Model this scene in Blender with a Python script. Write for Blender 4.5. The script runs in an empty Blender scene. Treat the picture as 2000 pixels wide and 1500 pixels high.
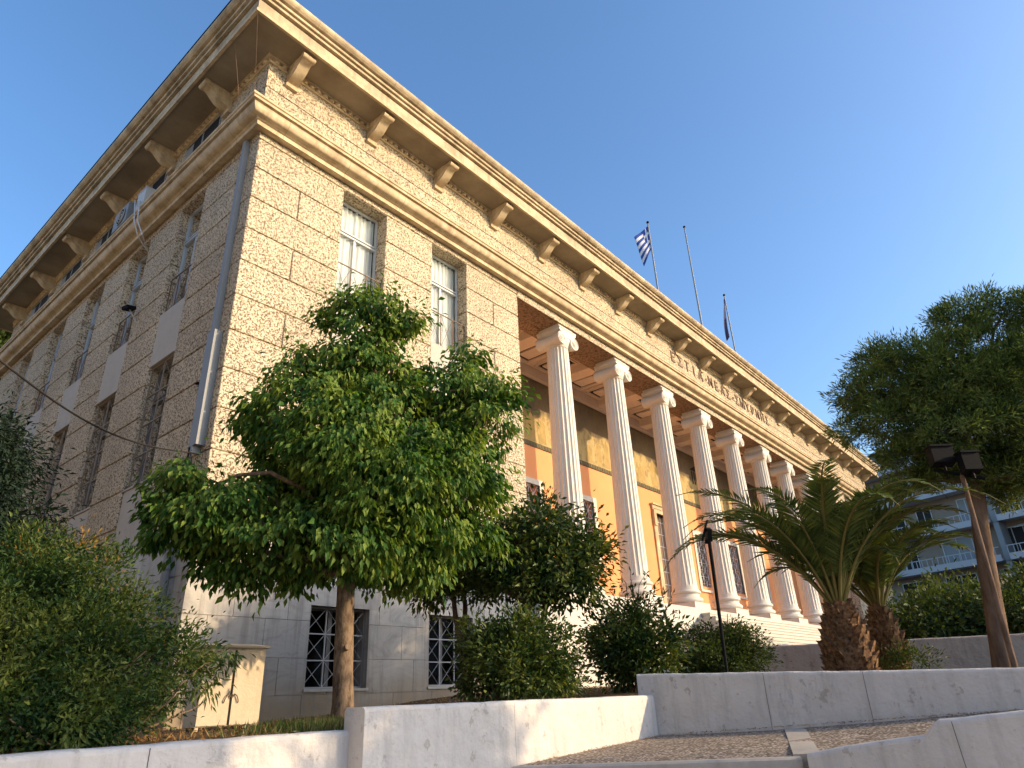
import bpy, bmesh, math, random
import numpy as np
from mathutils import Vector, Matrix
S = bpy.context.scene
COL = S.collection
rad = math.radians
# ---------------------------------------------------------------- camera
CAM = Vector((-4.649, -9.996, 1.600)); FPX = 1317.1
YAW, PIT, ROL = rad(-50.601), rad(24.917), rad(-2.424)
fw = Vector((math.sin(-YAW)*math.cos(PIT), math.cos(YAW)*math.cos(PIT), math.sin(PIT)))
r0 = Vector((math.cos(YAW), math.sin(YAW), 0)); u0 = r0.cross(fw)
rt = r0*math.cos(ROL) + u0*math.sin(ROL); up = u0*math.cos(ROL) - r0*math.sin(ROL)
cd = bpy.data.cameras.new('camera'); cam = bpy.data.objects.new('camera', cd); COL.objects.link(cam)
M3 = Matrix((rt, up, -fw)).transposed()
cam.matrix_world = Matrix.Translation(CAM) @ M3.to_4x4()
cd.sensor_width = 36; cd.lens = FPX/2000*36; cd.clip_start = .05; cd.clip_end = 3000
S.camera = cam
# ---------------------------------------------------------------- light
SUN_TH, SUN_EL = rad(30), rad(18.0)          # azimuth from the facade normal towards +X, elevation
sdir = Vector((math.sin(SUN_TH)*math.cos(SUN_EL), -math.cos(SUN_TH)*math.cos(SUN_EL), math.sin(SUN_EL)))
W = bpy.data.worlds.new('World'); S.world = W; W.use_nodes = True
wn = W.node_tree.nodes; wl = W.node_tree.links; wn.clear()
sky = wn.new('ShaderNodeTexSky'); sky.sky_type = 'NISHITA'; sky.sun_disc = False
sky.sun_elevation = SUN_EL; sky.sun_rotation = math.atan2(sdir.x, sdir.y)
sky.altitude = 50; sky.air_density = 1.0; sky.dust_density = 2.2; sky.ozone_density = 3.0
hs_ = wn.new('ShaderNodeHueSaturation'); hs_.inputs['Saturation'].default_value = 1.12; wl.new(sky.outputs[0], hs_.inputs['Color'])
bg = wn.new('ShaderNodeBackground'); bg.inputs['Strength'].default_value = .15
wo = wn.new('ShaderNodeOutputWorld'); wl.new(hs_.outputs[0], bg.inputs[0]); wl.new(bg.outputs[0], wo.inputs[0])
sl = bpy.data.lights.new('sun', 'SUN'); sl.energy = 2.25; sl.angle = rad(.55); sl.color = (1, .74, .44)
so = bpy.data.objects.new('sun', sl); COL.objects.link(so)
so.rotation_euler = (-sdir).to_track_quat('-Z', 'Y').to_euler()
S.view_settings.view_transform = 'Standard'; S.view_settings.look = 'None'
S.view_settings.exposure = 1.22; S.view_settings.gamma = 1
S.cycles.max_bounces = 6; S.cycles.transparent_max_bounces = 12
S.cycles.use_adaptive_sampling = True
# ---------------------------------------------------------------- helpers
def ray(x, y):
    d = fw*FPX + rt*(x-1000) - up*(y-750); return d/math.hypot(d.x, d.y)
def at(x, y, D): return CAM + ray(x, y)*D            # a point seen at (x, y) in the photo, D metres away
def onY(x, y, Y): d = ray(x, y); return CAM + d*((Y-CAM.y)/d.y)
def onX(x, y, X): d = ray(x, y); return CAM + d*((X-CAM.x)/d.x)

def tag(o, label=None, cat=None, group=None, kind=None):
    if label: o['label'] = label
    if cat: o['category'] = cat
    if group: o['group'] = group
    if kind: o['kind'] = kind
    return o
def empty(name, loc, label=None, cat=None, group=None, rz=0):
    o = bpy.data.objects.new(name, None); COL.objects.link(o); o.location = loc; o.rotation_euler.z = rz
    o.empty_display_size = .3
    return tag(o, label, cat, group)
class MB:
    def __init__(s): s.v = []; s.f = []; s.mi = []; s.cur = 0
    def add(s, vs, fs):
        b = len(s.v); s.v += [tuple(v) for v in vs]; s.f += [tuple(i+b for i in f) for f in fs]; s.mi += [s.cur]*len(fs)
    def box(s, x0, x1, y0, y1, z0, z1):
        s.add([(x0,y0,z0),(x1,y0,z0),(x1,y1,z0),(x0,y1,z0),(x0,y0,z1),(x1,y0,z1),(x1,y1,z1),(x0,y1,z1)],
              [(0,3,2,1),(4,5,6,7),(0,1,5,4),(1,2,6,5),(2,3,7,6),(3,0,4,7)])
    def obox(s, c, ax, ay, az):
        c = Vector(c); P = [c+ax*i+ay*j+az*k for k in (-1,1) for j in (-1,1) for i in (-1,1)]
        s.add(P, [(0,2,3,1),(4,5,7,6),(0,1,5,4),(1,3,7,5),(3,2,6,7),(2,0,4,6)])
    def tube(s, pts, rs, n=8, cap=True):
        pts = [Vector(p) for p in pts]
        if not hasattr(rs, '__len__'): rs = [rs]*len(pts)
        vs = []; prev = None
        for i, p in enumerate(pts):
            t = (pts[min(i+1, len(pts)-1)]-pts[max(i-1, 0)]).normalized()
            a = t.cross(Vector((0,0,1)) if abs(t.z) < .9 else Vector((1,0,0))).normalized()
            if prev is not None:
                a = (prev - t*prev.dot(t)).normalized()
            prev = a; b = t.cross(a)
            for k in range(n):
                an = 2*math.pi*k/n; vs.append(p+(a*math.cos(an)+b*math.sin(an))*rs[i])
        fs = []
        for i in range(len(pts)-1):
            for k in range(n):
                fs.append((i*n+k, i*n+(k+1)%n, (i+1)*n+(k+1)%n, (i+1)*n+k))
        if cap: fs += [tuple(range(n))[::-1], tuple((len(pts)-1)*n+k for k in range(n))]
        s.add(vs, fs)
    def lathe(s, c, prof, n=24, sx=1, sy=1):
        vs = []; fs = []
        for r, z in prof:
            for k in range(n):
                a = 2*math.pi*k/n; vs.append((c[0]+r*sx*math.cos(a), c[1]+r*sy*math.sin(a), c[2]+z))
        for i in range(len(prof)-1):
            for k in range(n): fs.append((i*n+k, i*n+(k+1)%n, (i+1)*n+(k+1)%n, (i+1)*n+k))
        fs += [tuple(range(n))[::-1], tuple((len(prof)-1)*n+k for k in range(n))]
        s.add(vs, fs)
    def prism(s, poly, z0, z1):
        n = len(poly); s.add([(x,y,z0) for x,y in poly]+[(x,y,z1) for x,y in poly],
            [tuple(range(n))[::-1], tuple(range(n,2*n))]+[(i,(i+1)%n,n+(i+1)%n,n+i) for i in range(n)])
    def extr(s, prof, f0, f1):
        """closed 2-D profile carried from frame f0 to frame f1 (functions of (a, b))"""
        n = len(prof); s.add([f0(*q) for q in prof]+[f1(*q) for q in prof],
            [tuple(range(n))[::-1], tuple(range(n,2*n))]+[(i,(i+1)%n,n+(i+1)%n,n+i) for i in range(n)])
    def build(s, name, mats, parent=None, smooth=False, recalc=True):
        me = bpy.data.meshes.new(name); me.from_pydata(s.v, [], s.f)
        if not isinstance(mats, (list, tuple)): mats = [mats]
        for m in mats: me.materials.append(m)
        if any(s.mi): me.polygons.foreach_set('material_index', s.mi)
        if recalc:
            bm = bmesh.new(); bm.from_mesh(me); bmesh.ops.recalc_face_normals(bm, faces=bm.faces); bm.to_mesh(me); bm.free()
        if smooth:
            me.polygons.foreach_set('use_smooth', [True]*len(me.polygons))
            try: me.set_sharp_from_angle(angle=rad(smooth if smooth > 1 else 40))
            except Exception: pass
        me.update()
        o = bpy.data.objects.new(name, me); COL.objects.link(o)
        if parent:
            o.parent = parent
            wm = Matrix.Identity(4); q = parent
            chain = []
            while q: chain.append(q); q = q.parent
            for q in reversed(chain): wm = wm @ q.matrix_parent_inverse @ Matrix.LocRotScale(q.location, q.rotation_euler, q.scale)
            o.matrix_parent_inverse = wm.inverted()
        return o

# ---------------------------------------------------------------- materials
def mat(name, col, rough=.8, spec=.3, metal=0):
    m = bpy.data.materials.new(name); m.use_nodes = True
    b = m.node_tree.nodes['Principled BSDF']; b.inputs['Base Color'].default_value = (*col, 1)
    b.inputs['Roughness'].default_value = rough; b.inputs['Specular IOR Level'].default_value = spec
    b.inputs['Metallic'].default_value = metal
    return m
class NT:
    def __init__(s, m): s.m = m; s.t = m.node_tree; s.b = s.t.nodes['Principled BSDF']; s.co = s.t.nodes.new('ShaderNodeTexCoord').outputs['Object']
    def n(s, k, **kw):
        x = s.t.nodes.new(k)
        for a, v in kw.items():
            if a in x.inputs.keys(): x.inputs[a].default_value = v
            else: setattr(x, a, v)
        return x
    def l(s, a, b): s.t.links.new(a, b)
    def map(s, sc=(1,1,1), loc=(0,0,0), rot=(0,0,0)):
        m = s.n('ShaderNodeMapping'); m.inputs['Scale'].default_value = sc; m.inputs['Location'].default_value = loc; m.inputs['Rotation'].default_value = rot
        s.l(s.co, m.inputs[0]); return m.outputs[0]
    def noise(s, scale, detail=4, rough=.55, vec=None, dist=0):
        x = s.n('ShaderNodeTexNoise'); x.inputs['Scale'].default_value = scale; x.inputs['Detail'].default_value = detail
        x.inputs['Roughness'].default_value = rough; x.inputs['Distortion'].default_value = dist
        s.l(vec if vec is not None else s.co, x.inputs['Vector']); return x.outputs['Fac']
    def ramp(s, fac, stops, interp='LINEAR'):
        r = s.n('ShaderNodeValToRGB'); e = r.color_ramp.elements; r.color_ramp.interpolation = interp
        while len(e) < len(stops): e.new(.5)
        for i, (p, c) in enumerate(stops):
            e[i].position = p; e[i].color = (*c, 1) if hasattr(c, '__len__') else (c, c, c, 1)
        s.l(fac, r.inputs[0]); return r.outputs[0]
    def mix(s, fac, a, b, mode='MIX'):
        x = s.n('ShaderNodeMix'); x.data_type = 'RGBA'; x.blend_type = mode
        for i, v in ((0, fac), (6, a), (7, b)):
            if hasattr(v, 'is_linked') or hasattr(v, 'links'): s.l(v, x.inputs[i])
            else: x.inputs[i].default_value = (*v, 1) if hasattr(v, '__len__') else v
        return x.outputs[2]
    def math(s, op, a, b=0, clamp=False):
        x = s.n('ShaderNodeMath'); x.operation = op; x.use_clamp = clamp
        for i, v in ((0, a), (1, b)):
            if hasattr(v, 'links'): s.l(v, x.inputs[i])
            else: x.inputs[i].default_value = v
        return x.outputs[0]
    def col(s, c): s.l(c, s.b.inputs['Base Color'])
    def bump(s, h, strength=.5, dist=.02):
        x = s.n('ShaderNodeBump'); x.inputs['Strength'].default_value = strength; x.inputs['Distance'].default_value = dist
        s.l(h, x.inputs['Height']); s.l(x.outputs[0], s.b.inputs['Normal'])

def m_stipple(name, base, pit_shade, sc=26):
    m = mat(name, base, .92, .15); t = NT(m)
    v = t.map((1, 1, 1)); w = t.noise(sc, 2.0, .5, v, .9); w2 = t.noise(sc*2.3, 2, .5, v)
    h = t.math('ADD', t.math('MULTIPLY', w, .8), t.math('MULTIPLY', w2, .2))
    pits = t.ramp(h, [(.43, 0), (.50, 1)])  # shade inside the hollows is put into the colour as dark pits
    big = t.noise(.55, 5, .6); stain = t.ramp(big, [(.3, 0), (.7, 1)])
    c0 = t.mix(stain, tuple(x*.82 for x in base), tuple(min(1, x*1.1) for x in base))
    streak = t.noise(1.6, 4, .6, t.map((1, 1, .12)))
    c0 = t.mix(t.ramp(streak, [(.5, 0), (.75, .35)]), c0, tuple(x*.6 for x in base))
    isl = t.n('ShaderNodeNewGeometry').outputs['Random Per Island']
    c0 = t.mix(t.math('MULTIPLY', isl, .30), c0, tuple(x*.62 for x in base))
    t.col(t.mix(pits, pit_shade, c0)); t.bump(t.math('ADD', pits, t.math('MULTIPLY', t.noise(6, 3, .5), .8)), .8, .018)
    return m
def m_smooth(name, base, stain=(.2, .15, .09), amt=.5, sc=3, rough=.75, streak=True, bump=.15):
    m = mat(name, base, rough, .25); t = NT(m)
    a = t.noise(sc, 6, .62); b = t.noise(sc*7, 3, .6)
    c = t.mix(t.ramp(a, [(.35, 0), (.75, amt)]), base, stain)
    if streak:
        s_ = t.noise(5, 4, .65, t.map((1, 1, .1))); c = t.mix(t.ramp(s_, [(.5, 0), (.72, amt*.8)]), c, stain)
    c = t.mix(t.ramp(b, [(.3, .18), (.6, 0)]), c, tuple(x*.6 for x in base))
    t.col(c); t.bump(b, bump, .02); return m
M = {}
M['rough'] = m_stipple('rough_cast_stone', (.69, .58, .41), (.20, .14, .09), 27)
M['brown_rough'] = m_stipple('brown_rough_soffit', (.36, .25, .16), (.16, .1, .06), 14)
M['cream'] = m_smooth('cream_moulded_stone', (.66, .53, .34), (.27, .18, .09), .75, 2.2)
M['eave'] = m_smooth('eave_stone', (.60, .485, .32), (.19, .14, .085), .85, 1.8, .85)
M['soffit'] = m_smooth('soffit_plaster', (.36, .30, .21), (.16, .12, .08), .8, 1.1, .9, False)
M['panel'] = m_smooth('pale_render_panel', (.50, .46, .395), (.36, .33, .28), .35, 1.5, .85)
M['white_marble'] = m_smooth('white_column_marble', (.66, .62, .545), (.5, .42, .3), .25, 2.5, .5)
M['plaster_porch'] = m_smooth('porch_plaster', (.7, .56, .44), (.5, .38, .28), .3, 1.2, .85, False)
M['dark'] = mat('dark_void', (.015, .013, .012), .8)
M['darkroom'] = mat('dark_room', (.03, .028, .026), .9)
def m_marble():
    m = mat('grey_marble_slabs', (.5, .5, .5), .55, .3); t = NT(m)
    v = t.noise(1.1, 8, .7, t.map((1, 1, 2.6), rot=(.15, .2, 0)), 1.6)
    c = t.ramp(v, [(.3, (.31, .29, .265)), (.42, (.42, .40, .365)), (.5, (.50, .475, .43)), (.6, (.45, .425, .385)), (.8, (.37, .345, .31))])
    isl = t.n('ShaderNodeNewGeometry').outputs['Random Per Island']
    c = t.mix(t.math('MULTIPLY', isl, .4), c, (.24, .22, .19))
    sep = t.n('ShaderNodeSeparateXYZ'); t.l(t.co, sep.inputs[0])
    zz = t.math('ADD', sep.outputs[2], t.math('MULTIPLY', t.noise(1.3, 4), .9))
    dirt = t.ramp(t.math('DIVIDE', zz, 4), [(.50, .75), (.68, 0)])
    c = t.mix(dirt, c, (.25, .165, .08))
    st = t.noise(9, 3, .6, t.map((1, 1, .07))); c = t.mix(t.ramp(st, [(.48, 0), (.72, .6)]), c, (.2, .18, .16))
    t.col(c); t.bump(t.noise(30, 3), .08, .01); return m
M['marble'] = m_marble()
def m_orange():
    m = mat('orange_plaster', (.62, .27, .1), .9, .1); t = NT(m)
    t.col(t.ramp(t.noise(.8, 5, .6), [(.3, (.74, .32, .145)), (.7, (.80, .36, .165))])); t.bump(t.noise(20, 3), .08, .01); return m
M['orange'] = m_orange()
def m_mural():
    m = mat('painted_frieze', (.2, .15, .08), .8, .1); t = NT(m)
    sep = t.n('ShaderNodeSeparateXYZ'); t.l(t.co, sep.inputs[0])
    a = t.noise(.8, 3, .5, t.map((1, 1, .55))); b = t.noise(3.2, 5, .7, t.map((1.4, 1, .6), loc=(3, 0, 0)))
    c = t.ramp(a, [(.30, (.16, .11, .06)), (.36, (.36, .25, .11)), (.52, (.48, .37, .17)), (.64, (.40, .31, .15)), (.72, (.15, .13, .12))])
    c = t.mix(t.ramp(b, [(.50, 0), (.60, .55)], 'EASE'), c, (.15, .10, .06))
    d = t.noise(9, 4, .6); c = t.mix(t.ramp(d, [(.5, 0), (.65, .4)]), c, (.5, .4, .22))
    top_shade = t.ramp(t.math('ADD', t.math('DIVIDE', t.math('SUBTRACT', sep.outputs[2], 9.2), 2.5), t.math('MULTIPLY', t.noise(1.1, 2), .35)), [(.64, 0), (.70, .85)])
    c = t.mix(top_shade, c, (.11, .085, .065))  # portico shadow over the upper mural, painted into its colour
    t.col(c); return m
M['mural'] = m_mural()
M['mural_dark'] = m_smooth('painted_border', (.16, .14, .08), (.08, .06, .04), .5, 5, .8)
M['ochre'] = m_smooth('ochre_paint', (.45, .32, .12), (.2, .14, .06), .6, 4, .8)
def m_wall(name, base, dirt):
    m = mat(name, base, .85, .2); t = NT(m)
    a = t.noise(1.7, 6, .6); c = t.mix(t.ramp(a, [(.35, 0), (.7, .6)]), base, tuple(x*.80 for x in base)); drip = t.noise(7, 5, .7, t.map((1, 1, .12))); c = t.mix(t.ramp(drip, [(.48, 0), (.74, .6)]), c, tuple(x*.58 for x in base))
    vo = t.n('ShaderNodeTexVoronoi'); vo.feature = 'DISTANCE_TO_EDGE'; vo.inputs['Scale'].default_value = 3.1
    nz_ = t.n('ShaderNodeTexNoise'); nz_.inputs['Scale'].default_value = 4; nz_.inputs['Detail'].default_value = 6; nz_.inputs['Roughness'].default_value = .7; t.l(t.co, nz_.inputs['Vector']); w = t.mix(.45, t.map((1, 1, .6)), nz_.outputs['Color']); t.l(w, vo.inputs['Vector'])
    ck = t.ramp(vo.outputs['Distance'], [(.0, 1), (.005, 0)])
    keep = t.ramp(t.noise(1.1, 3, .5, t.map((1, 1, 1), loc=(5, 2, 1))), [(.55, 0), (.66, .6)])
    cr = t.math('MULTIPLY', ck, keep); c = t.mix(cr, c, tuple(x*.5 for x in base))
    sp = t.noise(38, 2, .5); c = t.mix(t.ramp(sp, [(.68, 0), (.73, .35)]), c, dirt)
    chips = t.noise(7, 5, .65); c = t.mix(t.ramp(chips, [(.62, 0), (.65, .6)]), c, dirt)
    t.col(c)
    hh = t.math('ADD', t.math('MULTIPLY', t.noise(14, 4, .6), .6), t.math('MULTIPLY', t.math('SUBTRACT', 1, cr), .5)); t.bump(t.math('ADD', hh, t.math('MULTIPLY', t.noise(4.5, 3, .5), 1.6)), .8, .022); return m
M['whitewall'] = m_wall('whitewashed_concrete', (.66, .62, .575), (.36, .31, .26))
M['beigewall'] = m_wall('beige_render', (.5, .42, .36), (.3, .22, .17))
def m_gravel(name, cols, sc):
    m = mat(name, cols[1], .95, .1); t = NT(m)
    vo = t.n('ShaderNodeTexVoronoi'); vo.inputs['Scale'].default_value = sc; t.l(t.co, vo.inputs['Vector'])
    s2 = t.n('ShaderNodeSeparateColor'); t.l(vo.outputs['Color'], s2.inputs[0])
    c = t.ramp(s2.outputs[0], [(0, cols[0]), (.5, cols[1]), (1, cols[2])])
    c = t.mix(t.ramp(vo.outputs['Distance'], [(.3, 0), (.7, .7)]), c, tuple(x*.35 for x in cols[0]))
    c = t.mix(t.ramp(t.noise(1.2, 4), [(.4, 0), (.7, .35)]), c, tuple(x*.6 for x in cols[1]))
    t.col(c); t.bump(vo.outputs['Distance'], -.8, .02); return m
M['gravel'] = m_gravel('exposed_aggregate', ((.16, .12, .09), (.38, .31, .24), (.70, .60, .50)), 40)
M['soil'] = m_gravel('dry_soil', ((.08, .055, .035), (.15, .1, .06), (.25, .18, .11)), 22)
M['asphalt'] = m_gravel('asphalt', ((.03, .03, .03), (.05, .05, .05), (.1, .1, .1)), 60)
M['kerb'] = m_smooth('kerb_stone', (.5, .45, .39), (.25, .22, .18), .5, 5)
M['paving'] = m_smooth('paving_slabs', (.50, .44, .36), (.34, .29, .24), .5, 2)
M['grey_metal'] = m_smooth('grey_painted_metal', (.26, .27, .27), (.22, .22, .22), .35, 4, .5)
M['white_frame'] = mat('white_window_frame', (.52, .53, .52), .5)
M['blue_frame'] = mat('grey_blue_window_frame', (.4, .46, .5), .5)
M['iron'] = m_smooth('brown_iron', (.22, .14, .09), (.1, .06, .04), .5, 8, .6)
M['grille'] = mat('pale_grille', (.55, .55, .56), .5)
M['dull_grille'] = m_smooth('rusty_grille', (.2, .17, .14), (.12, .08, .05), .5, 8, .7)
M['lattice'] = m_smooth('tan_lattice', (.34, .27, .2), (.15, .1, .06), .4, 8, .7); M['dull_frame'] = mat('dull_grey_frame', (.16, .16, .16), .6); M['base_grille'] = mat('grey_grille', (.36, .36, .36), .5)
M['black'] = mat('black_metal', (.008, .008, .009), .7, .1)
M['cable'] = mat('black_cable', (.03, .025, .022), .6)
M['hose'] = mat('white_hose', (.62, .62, .6), .5)
M['roof'] = mat('roof_felt', (.12, .12, .12), .9)
M['blue'] = mat('flag_blue', (.03, .07, .3), .7); M['white_cloth'] = mat('flag_white', (.7, .7, .72), .7)
M['flag_dark'] = mat('flag_navy', (.06, .05, .1), .7); M['flag_red'] = mat('flag_rose', (.5, .28, .3), .7)
def m_curtain():
    m = mat('net_curtain', (.72, .71, .68), .9, .1); t = NT(m)
    v = t.noise(14, 3, .5, t.map((1, 1, .05))); t.col(t.ramp(v, [(.3, (.5, .5, .49)), (.6, (.78, .77, .74))])); return m
M['curtain'] = m_curtain()
def m_glass(name, tint=(1, 1, 1), ior=1.5, base=.06):
    m = bpy.data.materials.new(name); m.use_nodes = True; t = m.node_tree; t.nodes.clear()
    o = t.nodes.new('ShaderNodeOutputMaterial'); mx = t.nodes.new('ShaderNodeMixShader')
    tr = t.nodes.new('ShaderNodeBsdfTransparent'); gl = t.nodes.new('ShaderNodeBsdfGlossy'); gl.inputs['Roughness'].default_value = .03
    fr = t.nodes.new('ShaderNodeFresnel'); fr.inputs[0].default_value = ior
    tr.inputs[0].default_value = (*tint, 1)
    t.links.new(fr.outputs[0], mx.inputs[0]); t.links.new(tr.outputs[0], mx.inputs[1]); t.links.new(gl.outputs[0], mx.inputs[2]); t.links.new(mx.outputs[0], o.inputs[0])
    return m
M['glass'] = m_glass('window_glass', (.86, .9, .9))
def m_leaf(name, a, b, c, trans=.35, gloss=.45):
    m = bpy.data.materials.new(name); m.use_nodes = True; t = m.node_tree
    p = t.nodes['Principled BSDF']; g = t.nodes.new('ShaderNodeNewGeometry')
    r = t.nodes.new('ShaderNodeValToRGB'); e = r.color_ramp.elements
    e[0].color = (*a, 1); e[1].color = (*c, 1); e.new(.5).color = (*b, 1); e[0].position = .05; e[2].position = .97
    tc = t.nodes.new('ShaderNodeTexCoord'); nz = t.nodes.new('ShaderNodeTexNoise'); nz.inputs['Scale'].default_value = 2.6; nz.inputs['Detail'].default_value = 3; t.links.new(tc.outputs['Object'], nz.inputs['Vector'])
    ma = t.nodes.new('ShaderNodeMath'); ma.operation = 'MULTIPLY_ADD'; t.links.new(nz.outputs['Fac'], ma.inputs[0]); ma.inputs[1].default_value = 2.2; ma.inputs[2].default_value = -.85
    mb_ = t.nodes.new('ShaderNodeMath'); mb_.operation = 'MULTIPLY_ADD'; mb_.use_clamp = True; t.links.new(g.outputs['Random Per Island'], mb_.inputs[0]); mb_.inputs[1].default_value = .75; t.links.new(ma.outputs[0], mb_.inputs[2])
    t.links.new(mb_.outputs[0], r.inputs[0])
    t.links.new(r.outputs[0], p.inputs['Base Color']); p.inputs['Roughness'].default_value = 1-gloss
    p.inputs['Specular IOR Level'].default_value = .22
    tl = t.nodes.new('ShaderNodeBsdfTranslucent'); mm = t.nodes.new('ShaderNodeMix'); mm.data_type = 'RGBA'; mm.blend_type = 'MULTIPLY'
    mm.inputs[0].default_value = 1; t.links.new(r.outputs[0], mm.inputs[6]); mm.inputs[7].default_value = (1.7, 1.6, .6, 1)
    t.links.new(mm.outputs[2], tl.inputs[0])
    mx = t.nodes.new('ShaderNodeMixShader'); mx.inputs[0].default_value = trans
    t.links.new(p.outputs[0], mx.inputs[1]); t.links.new(tl.outputs[0], mx.inputs[2])
    t.links.new(mx.outputs[0], t.nodes['Material Output'].inputs[0]); return m
M['leaf_main'] = m_leaf('bright_leaf', (.022, .07, .014), (.05, .125, .018), (.19, .26, .045), .28, .4)
M['leaf_dark'] = m_leaf('dark_glossy_leaf', (.02, .045, .014), (.04, .08, .02), (.14, .17, .04), .25, .6)
M['leaf_hedge'] = m_leaf('hedge_leaf', (.03, .055, .018), (.055, .09, .022), (.09, .12, .03), .25)
M['leaf_shrub'] = m_leaf('olive_leaf', (.014, .04, .014), (.04, .085, .02), (.13, .16, .035), .3)
M['leaf_rust'] = m_leaf('rusty_new_leaf', (.12, .1, .02), (.2, .13, .03), (.3, .17, .04), .3)
M['leaf_pine'] = m_leaf('pine_needle', (.045, .08, .025), (.095, .145, .04), (.20, .25, .07), .3)
M['leaf_cedar'] = m_leaf('cedar_needle', (.007, .018, .012), (.012, .028, .017), (.025, .045, .022), .1, .25)
M['frond'] = m_leaf('palm_leaflet', (.045, .08, .025), (.09, .14, .04), (.19, .23, .06), .25, .55)
M['frond_y'] = m_leaf('palm_leaflet_pale', (.09, .12, .03), (.15, .17, .05), (.22, .2, .06), .3, .5)
M['grass'] = m_leaf('grass_blade', (.05, .09, .02), (.09, .14, .03), (.22, .18, .08), .3)
M['dry'] = m_leaf('dry_leaf', (.2, .1, .04), (.33, .18, .07), (.42, .28, .13), .2)
def m_bark(name, a, b, sc=14, st=.18):
    m = mat(name, a, .95, .1); t = NT(m); n1 = t.noise(sc, 6, .65, t.map((1, 1, st))); 
    c = t.ramp(n1, [(.35, a), (.6, b)]); c = t.mix(t.ramp(t.noise(3, 3), [(.4, 0), (.7, .4)]), c, tuple(x*.6 for x in a))
    t.col(c); t.bump(n1, .7, .02); return m
M['bark'] = m_bark('smooth_brown_bark', (.11, .075, .05), (.27, .19, .125), 22, .45)
M['bark_thin'] = m_bark('thin_bark', (.12, .08, .05), (.24, .17, .11))
M['bark_pine'] = m_bark('pine_bark', (.13, .085, .06), (.26, .18, .13), 9, .25)
M['palm_boot'] = m_bark('palm_boot', (.07, .04, .025), (.33, .20, .11), 16, 1)
M['rachis'] = mat('palm_rachis', (.22, .19, .06), .6)

# ================================================================ ground and setting
TH = 1.42
def gz(x, y):
    t = min(1, max(0, (x-.5)/6)); t = t*t*(3-2*t); return 1.40+.30*t
g = MB(); g.box(-700, 900, -700, 900, -.5, 0)
tag(g.build('ground', M['paving']), kind='structure')
g = MB(); n = 46; xs = [-60+i*.0 for i in range(0)]
xs = [-80, -30, -12, -8, -6, -5, -4]+[-3.5+i*.5 for i in range(30)]+[12, 14, 18, 25, 40, 80, 200]
ys = [-5.05, -4.9, -4.4, -3.9, -3.2, -2.5, -1.5, -.8, 0, 5, 20, 60, 200]
def edge(x):
    if x <= 3.5: return -5.05
    return -5.05-(x-3.5)*3.4 if x < 6.2 else -14.2-(x-6.2)*.05
vs = []; fs = []
for x in xs:
    for j, y in enumerate(ys):
        e = edge(x); yy = y if y > 0 else e+(y+5.05)/5.05*(-e)
        if y > 0: yy = y
        vs.append((x, yy, gz(x, yy)+(random.Random(len(vs)).uniform(-.015, .015) if abs(yy) < 9 else 0)))
for i in range(len(xs)-1):
    for j in range(len(ys)-1):
        a = i*len(ys)+j; fs.append((a, a+len(ys), a+len(ys)+1, a+1))
g.add(vs, fs); o = g.build('planter_soil', M['soil'], recalc=False); tag(o, kind='structure')

def wall_run(name, pts, thick, label, cat='wall', material='whitewall', top_r=.025, joints=(), inward=(0, 1)):
    """retaining wall: pts = [(x, y, zbottom, ztop)] along its face; thickness goes to the left of the run"""
    m = MB(); secs = []
    dense = []
    for i in range(len(pts)-1):
        k = max(2, int(math.hypot(pts[i+1][0]-pts[i][0], pts[i+1][1]-pts[i][1])/.12))
        for j in range(k): t = j/k; dense.append([a*(1-t)+b*t for a, b in zip(pts[i], pts[i+1])])
    dense.append(list(pts[-1])); rn = random.Random(len(pts)*7+int(pts[0][0]*10))
    for i, (x, y, z0, z1) in enumerate(dense):
        a = dense[max(i-1, 0)]; b = dense[min(i+1, len(dense)-1)]
        d = Vector((b[0]-a[0], b[1]-a[1], 0)).normalized(); nrm = Vector((-d.y, d.x, 0))   # to the left = inwards
        z1 += rn.uniform(-.004, .004) if 0 < i < len(dense)-1 else 0; w = 0
        P = Vector((x, y, 0))
        secs.append([P+nrm*(w)+Vector((0,0,z0)), P+nrm*w+Vector((0,0,z1-.035)), P+nrm*(w+.005)+Vector((0,0,z1-.018)), P+nrm*(w+.016)+Vector((0,0,z1-.006)), P+nrm*(w+.036)+Vector((0,0,z1)),
                     P+nrm*(thick-top_r)+Vector((0,0,z1)), P+nrm*thick+Vector((0,0,z1-top_r)), P+nrm*thick+Vector((0,0,z0))])
    nn = len(secs[0]); vs = [v for s_ in secs for v in s_]; fs = []
    for i in range(len(secs)-1):
        for k in range(nn): fs.append((i*nn+k, (i+1)*nn+k, (i+1)*nn+(k+1)%nn, i*nn+(k+1)%nn))
    fs += [tuple(range(nn)), tuple((len(secs)-1)*nn+k for k in range(nn))[::-1]]
    m.add(vs, fs); o = m.build(name, M[material])
    tag(o, label, cat, 'whitewashed planter walls' if material == 'whitewall' else None)
    return o
rw1 = wall_run('retaining_wall', [(-6.5, -5.30, 0, 1.43), (-2.3, -5.16, .0, 1.42), (-1.0, -5.22, .0, 1.42)], .22, 'low whitewashed planter wall in front of the leafy shrub and metal cabinet')
rw2 = wall_run('retaining_wall', [(-1.00, -5.40, 0, 1.578), (1.4, -5.41, 0, 1.572), (3.40, -5.42, .3, 1.562)], .25, 'whitewashed planter wall below the round bush, dappled with sunlight')
ph = rad(-74); dd = Vector((math.cos(ph), math.sin(ph))); B0 = Vector((3.42, -5.42))-dd*.2
def w3(t, zt, zb): q = B0+dd*t; return (q.x, q.y, zb, zt)
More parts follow.
